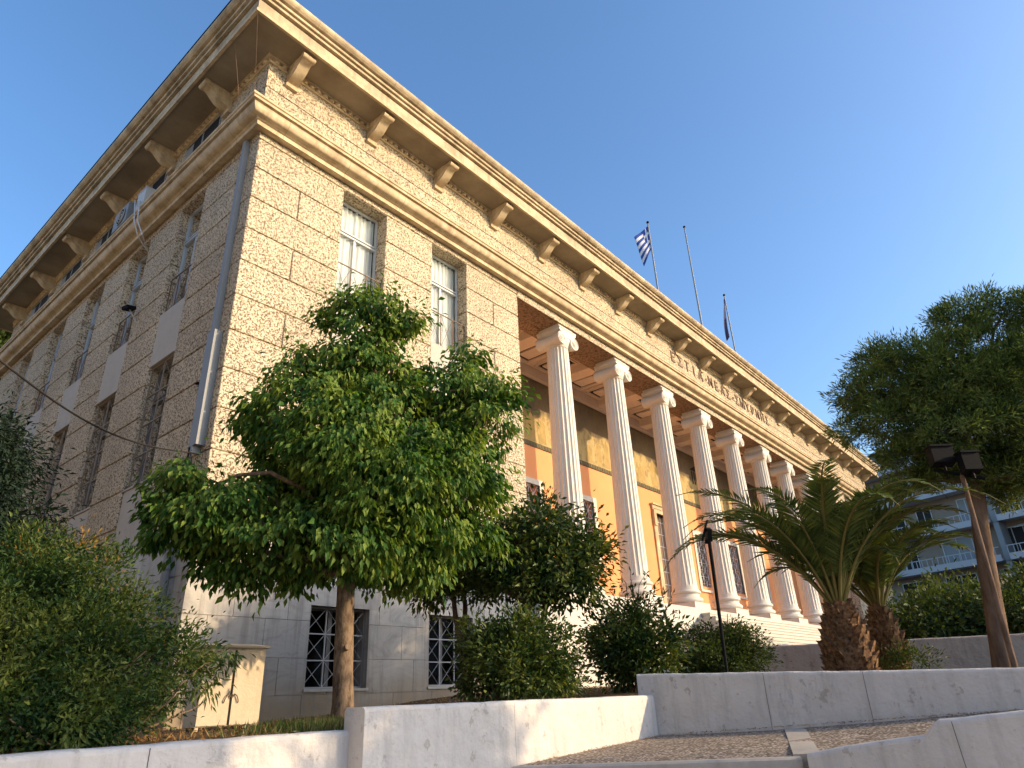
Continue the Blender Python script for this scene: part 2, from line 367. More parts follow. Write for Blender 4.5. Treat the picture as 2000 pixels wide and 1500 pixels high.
rw3 = wall_run('retaining_wall', [w3(0, 1.805, .6), w3(1.5, 1.76, .7), w3(2.56, 1.724, .7), w3(3.96, 1.681, .8), w3(9, 1.64, 1.0)], .3, 'tall shaded white wall in front of the palms with its left end free')
M['crackc'] = mat('crack_grey', (.16, .14, .13), .9)
def seam(name, p, q, parent, w=.004, m_='crackc'):
    p, q = Vector(p), Vector(q); mb = MB()
    mb.tube([p, p*.66+q*.34+Vector((.006, 0, 0)), p*.3+q*.7-Vector((.005, 0, 0)), q], w, 5); mb.build(name, M[m_], parent)
for x, y, zt, w_ in ((-2.47, -5.168, 1.40, rw1), (.78, -5.405, 1.55, rw2)):
    seam('crack', (x, y, .6), (x-.01, y, zt), w_, .003)
for t, zt in ((1.5, 1.75), (2.55, 1.715)):
    q = B0+dd*t; seam('crack', (q.x, q.y, 1.0), (q.x-.012, q.y-.012, zt), rw3, .003)
# ramp of exposed aggregate between the walls, with its kerb
rp = MB(); K0 = Vector((.72, -5.42, 1.03)); K1 = Vector((1.90, -7.58, 1.05)); c4 = w3(3.96, 0, 1.297); c9 = w3(12, 0, 1.5)
ring = [tuple(K0), tuple(K1), (2.2, -8.3, 1.06), (2.9, -10.2, 1.14), (6.4, -16, 1.45), (c9[0], c9[1], 1.5), (c4[0], c4[1], 1.297), (*w3(2.56, 0, 0)[:2], 1.206), (*w3(1.5, 0, 0)[:2], 1.152), (3.42, -5.42, 1.118)]
cen = (3.1, -7.6, 1.13)
rp.add([*ring, cen], [(i, (i+1) % len(ring), len(ring)) for i in range(len(ring))])
o = rp.build('pavement', M['gravel'], recalc=False); tag(o, kind='structure')
kd = (K1-K0); kd.z = 0; kd.normalize(); kn = Vector((kd.y, -kd.x, 0))
if kn.dot(CAM-K0) < 0: kn = -kn
kb = MB(); prof = [(0, .004), (.10, .004), (.12, -.012), (.125, -1.1), (0, -1.1)]
a0 = K0; a1 = K1+kd*.02
kb.extr(prof, lambda u, v: a0+kn*u+Vector((0, 0, v)), lambda u, v: a1+kn*u+Vector((0, 0, v)))
tag(kb.build('kerb', M['kerb']), kind='structure')
sb = MB(); q0 = at(1538, 1441, 7.9); q1 = at(1585, 1476, 6.95)
q0 = Vector((3.80, -6.92, 0)); q1 = Vector((1.93, -7.66, 0))
sd = (q0-q1).normalized()*.02; sw = Vector((-sd.y, sd.x, 0)).normalized()*.11
pts = [q1-sw, q1+sw, q0+sw, q0-sw]
sb.add([(p.x, p.y, z if z else 1.066+(p-q1).length*.050) for z, pp in ((.95, pts), (0, pts)) for p in pp], [(3, 2, 1, 0), (4, 5, 6, 7), (0, 1, 5, 4), (1, 2, 6, 5), (2, 3, 7, 6), (3, 0, 4, 7)])
o = sb.build('paving_strip', M['kerb']); tag(o, kind='structure')
rw5 = wall_run('parapet_wall', [(1.75, -7.72, 0, 1.085), (1.765, -8.0, 0, 1.135), (1.79, -8.40, 0, 1.19), (1.80, -8.62, 0, 1.215), (1.805, -8.70, 0, 1.30), (1.81, -8.74, 0, 1.32), (1.86, -9.3, 0, 1.372), (2.1, -12, 0, 1.6)], .2, 'stepped white parapet wall with a worn low end in the bottom right corner')
seam('crack', (1.80, -8.86, .6), (1.80, -8.83, 1.31), rw5, .003)
bw = wall_run('garden_wall', [(9.6, -3.0, 1.2, 2.36), (10.25, -4.35, 1.2, 2.37), (11.75, -8.15, 1.2, 2.33), (12.4, -9.9, 1.2, 2.33)], .25, 'beige shaded garden wall behind the palm trunks below the steps', material='beigewall')
# ================================================================ the public building
L, D2 = 43.78, 15.8
ZB, ZW = 4.0, 11.97          # top of the marble base, top of the walls
bd = empty('public_building', (0, 0, 0), 'large neoclassical building of rough cream stone with a long colonnade and deep bracketed eaves', 'building')
def F(side):
    """facade frame (u along the wall, d inwards, z)"""
    return {'front': lambda u, d, z: (u, d, z), 'left': lambda u, d, z: (d, u, z), 'right': lambda u, d, z: (L-d, u, z), 'back': lambda u, d, z: (u, D2-d, z)}[side]
def fbox(mb, f, u0, u1, d0, d1, z0, z1, ch=0):
    if ch:
        P = [(u0, d1, z0), (u1, d1, z0), (u1, d1, z1), (u0, d1, z1), (u0, d0+ch, z0), (u1, d0+ch, z0), (u1, d0+ch, z1), (u0, d0+ch, z1),
             (u0+ch, d0, z0+ch), (u1-ch, d0, z0+ch), (u1-ch, d0, z1-ch), (u0+ch, d0, z1-ch)]
        mb.add([f(*p) for p in P], [(0,1,2,3),(0,4,5,1),(1,5,6,2),(2,6,7,3),(3,7,4,0),(4,8,9,5),(5,9,10,6),(6,10,11,7),(7,11,8,4),(8,11,10,9)])
    else:
        P = [(u0,d0,z0),(u1,d0,z0),(u1,d1,z0),(u0,d1,z0),(u0,d0,z1),(u1,d0,z1),(u1,d1,z1),(u0,d1,z1)]
        mb.add([f(*p) for p in P], [(0,3,2,1),(4,5,6,7),(0,1,5,4),(1,2,6,5),(2,3,7,6),(3,0,4,7)])
COURSES = [ZB]+[11.809-.72*i for i in range(10, -1, -1)]+[ZW]      # 4.0, 4.609, 5.329 ... 11.809, 11.97
def free(u0, u1, za, zb, ops, wid=0):
    """intervals of u0..u1 left solid between za and zb"""
    cut = sorted((a-wid, b+wid) for a, b, c, d in ops if c < zb-.03 and d > za+.03)
    out = []; x = u0
    for a, b in cut:
        if a > x: out.append((x, a))
        x = max(x, b)
    if x < u1: out.append((x, u1))
    return out
def rough_wall(side, u0, u1, ops, joints, name='rough_wall', c0=0, c1=0, thick=.42):
    f = F(side); mb = MB(); g_ = .014
    zs = sorted(set(COURSES))
    for i in range(len(zs)-1):
        za, zb = zs[i], zs[i+1]
        for a, b in free(u0, u1, za, zb, ops):
            js = [j for j in joints(i) if a+.3 < j < b-.3]
            xs = [a]+js+[b]
            for k in range(len(xs)-1):
                ua = xs[k]+(g_ if k else 0); ub = xs[k+1]-(g_ if k < len(xs)-2 else 0)
                fbox(mb, f, ua, ub, 0, thick, za+(g_ if i else 0), zb-(g_ if i < len(zs)-2 else 0), .010)
    # backing seen in the grooves
    brk = sorted({ZB}|{ZW-.002}|{z for o_ in ops for z in (o_[2], o_[3]) if ZB < z < ZW})
    for i in range(len(brk)-1):
        for a, b in free(u0, u1, brk[i], brk[i+1], ops, .028):
            fbox(mb, f, a+(.028 if a == u0 else 0), b-(.028 if b == u1 else 0), .028, thick-.02, brk[i], brk[i+1])
    return mb.build(name, M['rough'], bd)
WX = [(2.04, 3.24), (4.67, 5.87)]
def ops_for(cols): 
    o = []
    for a, b in cols: o += [(a, b, ZB-.01, 11.809)]
    return o
PX0, PX1 = 7.91, 35.87
RX = [(PX1+a, PX1+b) for a, b in WX]
LY = [(2.10+2.62*i, 3.22+2.62*i) for i in range(5)]
rough_wall('front', 0, PX0, ops_for(WX), lambda i: [1.0, 6.88] if i % 2 == 1 else [.0])
rough_wall('front', PX1, L, ops_for(RX), lambda i: [PX1+1.0, PX1+6.88] if i % 2 == 1 else [])
rough_wall('left', .43, D2, ops_for(LY), lambda i: [], thick=.42)
# corner strip of the left face (flush with the end of the front blocks)
rough_wall('right', .43, D2, [], lambda i: [])
mb = MB(); fbox(mb, F('back'), .43, L-.43, 0, .4, ZB, ZW); mb.build('rear_wall', M['rough'], bd)
# dark core behind the windows
mb = MB()
mb.box(1.6, 1.7, 1.7, D2-.6, 1.6, 13.9); mb.box(1.7, PX0-.5, 1.6, 1.7, 1.6, 11.9); mb.box(PX1+.5, L-1.7, 1.6, 1.7, 1.6, 11.9)
for y in [.9]+[LY[i][1]+.7 for i in range(5)]: mb.box(.44, 1.6, y, y+.05, 1.6, 11.9)
for x in (.9, 3.95, 6.7): mb.box(x, x+.05, .44, 1.6, 1.6, 11.9)
mb.build('inner_wall', M['darkroom'], bd)
# spandrel and apron panels
for side, cols in (('front', WX), ('front', RX), ('left', LY)):
    for a, b in cols:
        mb = MB(); fbox(mb, F(side), a+.002, b-.002, .012, .5, 7.86, 9.07, .006); mb.build('spandrel_panel', M['panel'], bd)
        mb = MB(); fbox(mb, F(side), a+.002, b-.002, .03, .5, ZB+.02, 5.30, .006); fbox(mb, F(side), a+.002, b-.002, .005, .5, 5.302, 5.335); mb.build('apron_panel', M['panel'], bd)
# ---- windows
def window(side, a, b, z0, z1, depth, mode, mframe, parent=bd):
    f = F(side); w = .042
    fr = MB(); 
    fbox(fr, f, a, a+w, depth, depth+.06, z0, z1); fbox(fr, f, b-w, b, depth, depth+.06, z0, z1)
    fbox(fr, f, a+w, b-w, depth, depth+.06, z1-w, z1); fbox(fr, f, a+w, b-w, depth, depth+.06, z0, z0+w)
    c = (a+b)/2
    if mode in ('upper', 'lower'):
        zt = z1-.82 if mode == 'upper' else z1-.7
        fbox(fr, f, a+w, b-w, depth-.012, depth+.05, zt-.06, zt-.015); fbox(fr, f, a+w, b-w, depth-.012, depth+.05, zt+.02, zt+.055)
        fbox(fr, f, c-.026, c+.026, depth+.004, depth+.05, z0+w, zt-.06)
    elif mode == 'base':
        fbox(fr, f, c-.04, c+.04, depth+.004, depth+.05, z0+w, z1-w)
    o = fr.build('window', mframe, parent)
    g_ = MB(); g_.add([f(a+w, depth+.035, z0+w), f(b-w, depth+.035, z0+w), f(b-w, depth+.035, z1-w), f(a+w, depth+.035, z1-w)], [(0, 1, 2, 3)]); g_.build('glass', M['glass'], o)
    return o
def curtain(side, a, b, z0, z1, d, par, seed):
    rn = random.Random(seed); f = F(side); mb = MB(); n = 46; vs = []
    for i in range(n+1):
        u = a+(b-a)*i/n; dd_ = d+.028*math.sin(i*1.15+rn.random()*.7)+.012*math.sin(i*.37)
        vs += [f(u, dd_, z0), f(u, dd_, z1)]
    mb.add(vs, [(2*i, 2*i+2, 2*i+3, 2*i+1) for i in range(n)]); mb.build('curtain', M['curtain'], par, smooth=80, recalc=False)
def grille(side, a, b, z0, z1, d, nx, nz, par, mt, r=.009, name='grille', top=True):
    f = F(side); mb = MB(); du = (b-a)/nx; dz = (z1-z0)/nz
    for i in range(nx+1): fbox(mb, f, a+i*du-r, a+i*du+r, d-r, d+r, z0, z1)
    for j in range(nz+1): fbox(mb, f, a, b, d-r*1.2, d+r*1.2, z0+j*dz-r, z0+j*dz+r)
    for i in range(nx):
        for j in range(nz):
            p = [f(a+i*du, d, z0+j*dz), f(a+(i+1)*du, d, z0+(j+1)*dz), f(a+(i+1)*du, d+.002, z0+j*dz), f(a+i*du, d+.002, z0+(j+1)*dz)]
            mb.tube([p[0], p[1]], r*.6, 4); mb.tube([p[2], p[3]], r*.6, 4)
    return mb.build(name, mt, par)
k = 0
for side, cols in (('front', WX), ('front', RX), ('left', LY)):
    for a, b in cols:
        k += 1; mf = M['white_frame'] if side == 'front' else M['blue_frame']
        wd_ = .33 if side == 'front' else .20
        w_ = window(side, a, b, 9.07, 11.80, wd_, 'upper', mf)
        if side == 'front':
            curtain(side, a+.03, b-.06, 9.1, 11.76, .42, w_, k)
        else: curtain(side, a+.3, b-.1, 9.9, 11.7, .36, w_, k)
        grille(side, a+.01, b-.01, 9.10, 9.98, .10, 3, 1, w_, M['iron'], .009, 'railing')
        w_ = window(side, a, b, 5.34, 7.85, wd_+.02, 'lower', M['dull_frame'])
        grille(side, a+.01, b-.01, 5.36, 7.84, .09, 2, 4, w_, M['lattice'], .011)
# ---- marble base, built as slabs with open joints
def slab_wall(side, u0, u1, z0, z1, ops, d0, name='marble_base', rows=(1.76, 2.29, 2.85, 3.40), seed=3, w=.92):
    f = F(side); rn = random.Random(seed); mb = MB(); zs = [z0]+[r for r in rows if z0 < r < z1]+[z1]; g_ = .0035
    zs = sorted(set(zs))
    for i in range(len(zs)-1):
        za, zb = zs[i], zs[i+1]
        sub = [za]+sorted(z for o_ in ops for z in (o_[2], o_[3]) if za+.05 < z < zb-.05)+[zb]
        sub = sorted(set(sub)); off = rn.uniform(0, w)
        for j in range(len(sub)-1):
            for a, b in free(u0, u1, sub[j], sub[j+1], ops):
                x = a
                cuts = [q for q in [u0+off+w*t_+0*rn.random() for t_ in range(-1, int((u1-u0)/w)+2)] if a+.15 < q < b-.15]
                pts = [a]+cuts+[b]
                for q in range(len(pts)-1):
                    dj = rn.uniform(0, .0025)
                    fbox(mb, f, pts[q]+(g_ if q else 0), pts[q+1]-(g_ if q < len(pts)-2 else 0), d0+dj, d0+.1, sub[j]+(g_ if sub[j] in zs and sub[j] != z0 else 0), sub[j+1]-(g_ if sub[j+1] in zs else 0))
    o = mb.build(name, M['marble'], bd)
    mb = MB()
    brk = sorted({z0, z1-.005}|{z for o_ in ops for z in (o_[2], o_[3]) if z0 < z < z1})
    for i in range(len(brk)-1):
        for a, b in free(u0, u1, brk[i], brk[i+1], ops, .006): fbox(mb, f, a+.01*(a == u0), b-.01*(b == u1), d0+.02, .45, brk[i], brk[i+1])
    mb.build('base_core', M['marble'], bd)
bops = [(a, b, 1.83, 3.10) for a, b in WX]
slab_wall('front', -.06, PX0, .9, ZB-.02, bops, -.06, seed=4)
slab_wall('front', PX1, L+.06, .9, ZB-.02, [(a, b, 1.83, 3.10) for a, b in RX], -.06, seed=6)
slab_wall('left', .041, D2, .9, ZB-.02, [], -.06, seed=5, w=1.1)
slab_wall('right', .041, D2, .9, ZB-.02, [], -.06, seed=7)
mb = MB(); mb.box(-.075, PX0+.002, -.076, .0, ZB-.018, ZB+.012); mb.box(-.075, 0, 0, D2, ZB-.018, ZB+.012); mb.build('base_ledge', M['panel'], bd)
for a, b in WX+RX:
    w_ = window('front', a, b, 1.84, 3.10, .24, 'base', M['dull_frame'])
    grille('front', a+.01, b-.01, 1.86, 3.08, .08, 3, 3, w_, M['base_grille'], .010)
    mb = MB(); fbox(mb, F('front'), a-.03, b+.03, -.085, .2, 1.80, 1.842); mb.build('window_sill', M['panel'], w_)
# ---- mouldings swept round the building
def sweep(name, prof, mt, smooth=False):
    """closed profile of (outward offset, z) carried round the four sides with mitred corners"""
    n = len(prof); vs = []
    for o_, z in prof: pass
    for cx, cy, sx, sy in ((0, 0, -1, -1), (L, 0, 1, -1), (L, D2, 1, 1), (0, D2, -1, 1)):
        for o_, z in prof: vs.append((cx+sx*o_, cy+sy*o_, z))
    fs = [(i*n+k, i*n+(k+1) % n, ((i+1) % 4)*n+(k+1) % n, ((i+1) % 4)*n+k) for i in range(4) for k in range(n)]
    mb = MB(); mb.add(vs, fs); return mb.build(name, mt, bd, smooth=smooth)
arc = [( .215+.16*math.sin(t*math.pi/2/6*1.0), 12.065+.165*(1-math.cos(t*math.pi/2/6)) ) for t in range(7)]
P_ARCH = [(-.3, 11.9701), (.05, 11.9701), (.05, 11.95), (.165, 11.95), (.175, 12.035), (.2, 12.045)]+arc+[(.385, 12.245), (.345, 12.25), (.345, 12.272), (.425, 12.285), (.43, 12.335), (.455, 12.35), (.455, 12.40), (-.3, 12.42)]
sweep('architrave_moulding', P_ARCH, M['cream'], 35)
# frieze zone with a groove and attic windows on the left
fo = .06
sweep('frieze_wall', [(-.2, 12.41), (fo, 12.41), (fo, 13.135), (fo-.022, 13.137), (fo-.022, 13.16), (fo, 13.162), (fo, 13.984), (-.2, 13.984)], M['rough'])
for i in range(5):
    a, b = LY[i]; 
    mb = MB(); fbox(mb, F('left'), a-.25, b+.25, -.0655, .5, 12.46, 13.76); o = mb.build('attic_opening', M['dark'], bd)
    mb = MB(); fbox(mb, F('left'), a-.25, a-.2, -.075, -.06, 12.47, 13.74); fbox(mb, F('left'), (a+b)/2-.03, (a+b)/2+.03, -.075, -.06, 12.47, 13.74); fbox(mb, F('left'), a-.2, b+.2, -.075, -.06, 13.72, 13.74); mb.build('frame', M['grey_metal'], o)
    mb = MB(); fbox(mb, F('left'), b-.12, b+.24, -.072, -.066, 12.47, 13.68); mb.build('vent_panel', M['grey_metal'], o)
# cornice: soffit, fascia, cyma
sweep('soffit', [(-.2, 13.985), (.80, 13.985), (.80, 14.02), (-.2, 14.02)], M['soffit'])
sweep('eaves_fillet', [(.775, 13.955), (.835, 13.955), (.842, 14.018), (.78, 14.02)], M['cream'])
sweep('eaves_fascia', [(.5, 14.0202), (.80, 14.0201), (.812, 14.31), (.74, 14.312), (.74, 14.352), (.5, 14.352)], M['eave'])
P_CYMA = [(.45, 14.353), (.875, 14.353), (.88, 14.41), (.865, 14.412), (.865, 14.428), (.93, 14.432), (.935, 14.49), (.92, 14.492), (.92, 14.51), (.99, 14.515), (1.035, 14.55), (1.06, 14.585), (1.06, 14.66), (.45, 14.66)]
sweep('eaves_cyma', P_CYMA, M['eave'])
mb = MB(); rn = random.Random(12)
def joints(prof, step):
    pr = [(o_+.0012, z) for o_, z in prof]; x = .4
    while x < L: mb.extr(pr, lambda a, b: (x, -a, b), lambda a, b: (x+.007, -a, b)); x += rn.uniform(*step)
    y = .6
    while y < D2: mb.extr(pr, lambda a, b: (-a, y, b), lambda a, b: (-a, y+.007, b)); y += rn.uniform(*step)
joints(P_ARCH, (1.3, 1.7)); joints(P_CYMA, (1.9, 2.3))
M['jointc'] = mat('joint_grey', (.24, .19, .13), .95); o = mb.build('moulding_joints', M['jointc'], bd); o['kind'] = 'stuff'
mb = MB(); mb.box(.0, L, .0, D2, 14.03, 14.62); mb.build('roof', M['roof'], bd)
mb = MB()
mb.v = [(-1.075, -1.02, 14.661), (-1.02, -1.02, 14.661), (-1.02, D2+1, 14.661), (-1.075, D2+1, 14.661), (-1.075, -1.02, 14.685), (-1.02, -1.02, 14.685), (-1.02, D2+1, 14.685), (-1.075, D2+1, 14.685)]
mb.f = [(0,3,2,1),(4,5,6,7),(0,1,5,4),(1,2,6,5),(2,3,7,6),(3,0,4,7)]; mb.mi = [0]*6; mb.build('metal_flashing', M['black'], bd)
# egg moulding under the soffit: one part per side
def eggs(side, length, name='egg_moulding'):
    f = F(side); mb = MB(); e0, e1 = (.10, .14) if side == 'front' else (.0545, .0545); fbox(mb, f, -e0, length+e0, -.10, -.055, 13.80, 13.86); fbox(mb, f, -e1, length+e1, -.14, -.055, 13.94, 13.983)
    n = int(length/.17)
    for i in range(n):
        u = (i+.5)*length/n; c = Vector(f(u, -.085, 13.895)); vs = []; fs = []
        for j in range(4):
            th = math.pi*(j+.5)/4.5-.1
            for q in range(6):
                an = 2*math.pi*q/6; vs.append(f(u+.068*math.sin(th)*math.cos(an), -.09-.06*math.sin(th)*math.sin(an), 13.895+.072*math.cos(th)))
        for j in range(3):
            for q in range(6): fs.append((j*6+q, j*6+(q+1) % 6, (j+1)*6+(q+1) % 6, (j+1)*6+q))
        fs += [tuple(range(6)), tuple(18+q for q in range(6))]
        mb.add(vs, fs)
    return mb.build(name, M['cream'], bd, smooth=60)
eggs('front', L); eggs('left', D2)
# corbels
def corbel_mesh():
    w = .12; mb = MB()
    prof = [(.065, 13.50), (.11, 13.50), (.13, 13.56), (.19, 13.585), (.27, 13.60), (.36, 13.645), (.44, 13.71), (.52, 13.79), (.58, 13.83), (.63, 13.835), (.68, 13.86), (.70, 13.90), (.69, 13.94), (.65, 13.984), (.065, 13.984)]
    mb.extr(prof, lambda a, b: (-w, -a, b), lambda a, b: (w, -a, b))
    for sx in (-1, 1):   # raised side scrolls
        pts = []
        for t_ in range(15):
            th = t_*.55; r = .056-.0035*t_; pts.append((sx*(w+.006), -(.645+r*math.cos(th)), 13.905+r*math.sin(th)))
        mb.tube(pts, .010, 5)
        mb.tube([(sx*(w+.004), -.60, 13.93), (sx*(w+.004), -.45, 13.84), (sx*(w+.004), -.28, 13.72), (sx*(w+.004), -.12, 13.66)], .013, 5)
    mb.tube([(-w-.025, -.655, 13.905), (w+.025, -.655, 13.905)], .066, 14)
    mb.box(-w-.02, w+.02, -.135, -.062, 13.44, 13.505)
    return mb
cb = corbel_mesh().build('corbel', M['cream'], bd, smooth=35)
cb.matrix_parent_inverse.identity(); cb.location = (.462, 0, 0)
for i in range(1, 21):
    c = cb.copy(); COL.objects.link(c); c.location = (.462+2.143*i, 0, 0)
for i in range(6):
    c = cb.copy(); COL.objects.link(c); c.rotation_euler.z = -math.pi/2; c.location = (0, 1.545+2.62*i, 0)
# ---- portico
BM = 1.13                   # depth of the beam over the columns
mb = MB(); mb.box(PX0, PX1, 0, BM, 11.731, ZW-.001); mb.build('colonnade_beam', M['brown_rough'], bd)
mb = MB(); mb.box(PX0+.001, PX1-.001, -.012, .001, 11.72, 11.968); mb.build('beam_face', M['rough'], bd)
YB = 3.0
ops = []
wins = [11.62+3.112*i for i in (0, 1)]+[20.96+3.112*i for i in (1, 2, 3, 4)]
door = (19.95, 21.97, 3.92, 8.2)
for c in wins: ops.append((c-.72, c+.72, 5.6, 7.82))
ops.append(door)
mb = MB(); zz = sorted({3.92, 9.12}|{z for o_ in ops for z in o_[2:]})
for i in range(len(zz)-1):
    for a, b in free(PX0-.3, PX1+.3, zz[i], zz[i+1], ops): mb.box(a, b, YB, YB+.35, zz[i], zz[i+1])
mb.build('orange_wall', M['orange'], bd)
mb = MB(); mb.box(PX0-.3, PX1+.3, YB+.01, YB+.35, 9.12, 12.3); mb.build('upper_porch_wall', M['plaster_porch'], bd)
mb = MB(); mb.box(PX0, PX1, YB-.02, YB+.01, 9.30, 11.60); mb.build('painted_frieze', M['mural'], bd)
mb = MB(); mb.box(PX0, PX1, YB-.035, YB+.009, 9.13, 9.29)
for i in range(int((PX1-PX0)/.16)): mb.box(PX0+.16*i+.02, PX0+.16*i+.11, YB-.05, YB-.03, 9.15, 9.27)
mb.box(PX0, PX1, YB-.03, YB+.009, 11.601, 11.64); mb.build('painted_border', M['mural_dark'], bd)
# figures and little temple painted on the frieze, as thin relief
mb = MB(); rn = random.Random(5); u = PX0+.5
while u < PX1-1:
    h = rn.uniform(.6, 1.25); w = rn.uniform(.16, .28); z = 9.34
    mb = MB(); mb.add([(u-w, YB-.024, z), (u+w, YB-.024, z), (u+w*.7, YB-.024, z+h*.5), (u+w*.9, YB-.024, z+h*.75), (u, YB-.024, z+h), (u-w*.9, YB-.024, z+h*.7)], [(0, 1, 2, 3, 4, 5)])
    u += rn.uniform(.55, 1.3); mb.build('painted_figure', M['ochre'], bd, recalc=False)
mb = MB()
for u in (13.4, 24.0):
    for i in range(6): mb.box(u+.22*i, u+.22*i+.12, YB-.026, YB-.02, 10.25, 10.85)
    mb.add([(u-.15, YB-.027, 10.9), (u+1.4, YB-.027, 10.9), (u+.62, YB-.027, 11.25)], [(0, 1, 2)])
mb.build('painted_colonnade', M['dark'], bd, recalc=False)
# porch side walls and interior seen through the openings
mb = MB(); mb.box(PX0-.3, PX0-.002, .43, YB, 3.92, 12.3); mb.box(PX1+.002, PX1+.3, .43, YB, 3.92, 12.3); mb.build('porch_side_wall', M['plaster_porch'], bd)
mb = MB(); mb.box(PX0-.3, PX1+.3, YB+1.2, YB+1.3, 3.9, 9); mb.build('porch_inner_wall', M['darkroom'], bd)
for c in wins:
    fr = MB(); a, b = c-.72, c+.72
    fr.box(a-.18, a, YB-.045, YB+.1, 5.45, 7.82); fr.box(b, b+.18, YB-.045, YB+.1, 5.45, 7.82); fr.box(a-.18, b+.18, YB-.045, YB+.1, 7.82, 8.0); fr.box(a-.24, b+.24, YB-.1, YB+.1, 5.36, 5.45)
    o = fr.build('window', M['white_marble'], bd)
    gl = MB(); gl.add([(a, YB+.25, 5.46), (b, YB+.25, 5.46), (b, YB+.25, 7.82), (a, YB+.25, 7.82)], [(0, 1, 2, 3)]); gl.build('glass', M['glass'], o)
    gr = MB(); r = .014
    for i in range(3):
        for j in range(4):
            x0, x1, z0, z1 = a+.48*i, a+.48*(i+1), 5.46+.59*j, 5.46+.59*(j+1); y = YB+.07
            gr.tube([(x0, y, z0), (x1, y, z1)], r, 4); gr.tube([(x1, y, z0), (x0, y, z1)], r, 4); gr.tube([(x0, y, (z0+z1)/2), (x1, y, (z0+z1)/2)], r*.7, 4); gr.tube([((x0+x1)/2, y, z0), ((x0+x1)/2, y, z1)], r*.7, 4)
            gr.tube([(x1, y, z0), (x1, y, z1)], r, 4); gr.tube([(x0, y, z1), (x1, y, z1)], r, 4)
    gr.build('grille', M['grille'], o)
a, b, z0, z1 = door
dr = MB(); dr.box(a+.0, b, YB+.2, YB+.26, z0, z1)
dO = dr.build('door', M['iron'], bd)
fr = MB(); fr.box(a-.24, a, YB-.07, YB+.2, z0, z1); fr.box(b, b+.24, YB-.07, YB+.2, z0, z1); fr.box(a-.24, b+.24, YB-.075, YB+.2, z1, z1+.16)
fr.box(a-.30, b+.30, YB-.16, YB+.1, z1+.30, z1+.36); fr.box(a-.26, b+.26, YB-.10, YB+.1, z1+.16, z1+.30)
fr.box(a-.24, a-.05, YB-.13, YB-.07, z1-.55, z1+.1); fr.box(b+.05, b+.24, YB-.13, YB-.07, z1-.55, z1+.1); fr.build('door_frame', M['cream'], dO)
gr = MB()
for i in range(7): gr.box(a+.14+.29*i, a+.16+.29*i, YB+.16, YB+.2, z0, z1)
for j in range(9): gr.box(a, b, YB+.165, YB+.195, z0+.5*j, z0+.5*j+.02)
gr.build('grille', M['grille'], dO)
# ceiling with cross beams and coffers
mb = MB(); mb.box(PX0-.3, PX1+.3, BM, YB+.35, 12.20, 12.32); mb.build('porch_ceiling', M['plaster_porch'], bd)
CX = [10.25+3.112*i for i in range(8)]
bays = [PX0]+CX+[PX1]
mb = MB()
for c in CX: mb.box(c-.28, c+.28, BM-.2, YB, 11.74, 12.2)
mb.box(PX0, PX1, YB-.18, YB, 11.66, 12.2); mb.box(PX0, PX1, BM-.001, BM+.12, 11.86, 12.2); mb.build('cross_beam', M['plaster_porch'], bd)
cf = MB(); ck = MB()
for i in range(len(bays)-1):
    a = bays[i]+(.28 if i else 0); b = bays[i+1]-(.28 if i < 8 else 0); y0, y1 = BM+.12, YB-.18
    cf.box(a+.001, b-.001, y0+.001, y1, 12.02, 12.10)
    nco = max(1, round((b-a)/1.25)); wv = (b-a)/nco
    for q in range(nco):
        for (ins, zc, t_) in ((.10, 12.0, .05), (.2, 11.985, .045)):
            x0, x1, p0, p1 = a+q*wv+ins, a+(q+1)*wv-ins, y0+ins, y1-ins
            cf.box(x0, x1, p0, p0+t_, zc-.05, 12.021); cf.box(x0, x1, p1-t_, p1, zc-.05, 12.021); cf.box(x0, x0+t_, p0+t_, p1-t_, zc-.05, 12.021); cf.box(x1-t_, x1, p0+t_, p1-t_, zc-.05, 12.021)
        x0, x1, p0, p1 = a+q*wv+.27, a+(q+1)*wv-.27, y0+.27, y1-.27
        ck.box(x0-.02, x1+.02, p0-.02, p1+.02, 11.975, 12.0195); cf.box(x0+.11, x1-.11, p0+.11, p1-.11, 11.92, 11.974)
cf.build('coffer', M['plaster_porch'], bd); ck.build('coffer_slot', M['dark'], bd)
# stylobate, steps
mb = MB(); mb.box(PX0-.01, PX1+.01, -.22, YB+.3, .9, 3.905); mb.build('platform', M['white_marble'], bd)
for k in range(10):
    mb = MB(); e = .30*(k+1); top = 3.905-.152*(k+1)
    mb.box(16.35-e, 27.4+e, -.22-e, -.221+.0, .95, top); mb.box(16.35-e-.02, 27.4+e+.02, -.22-e-.02, -.222, top-.045, top+.0)
    mb.build('step', M['white_marble'], bd)
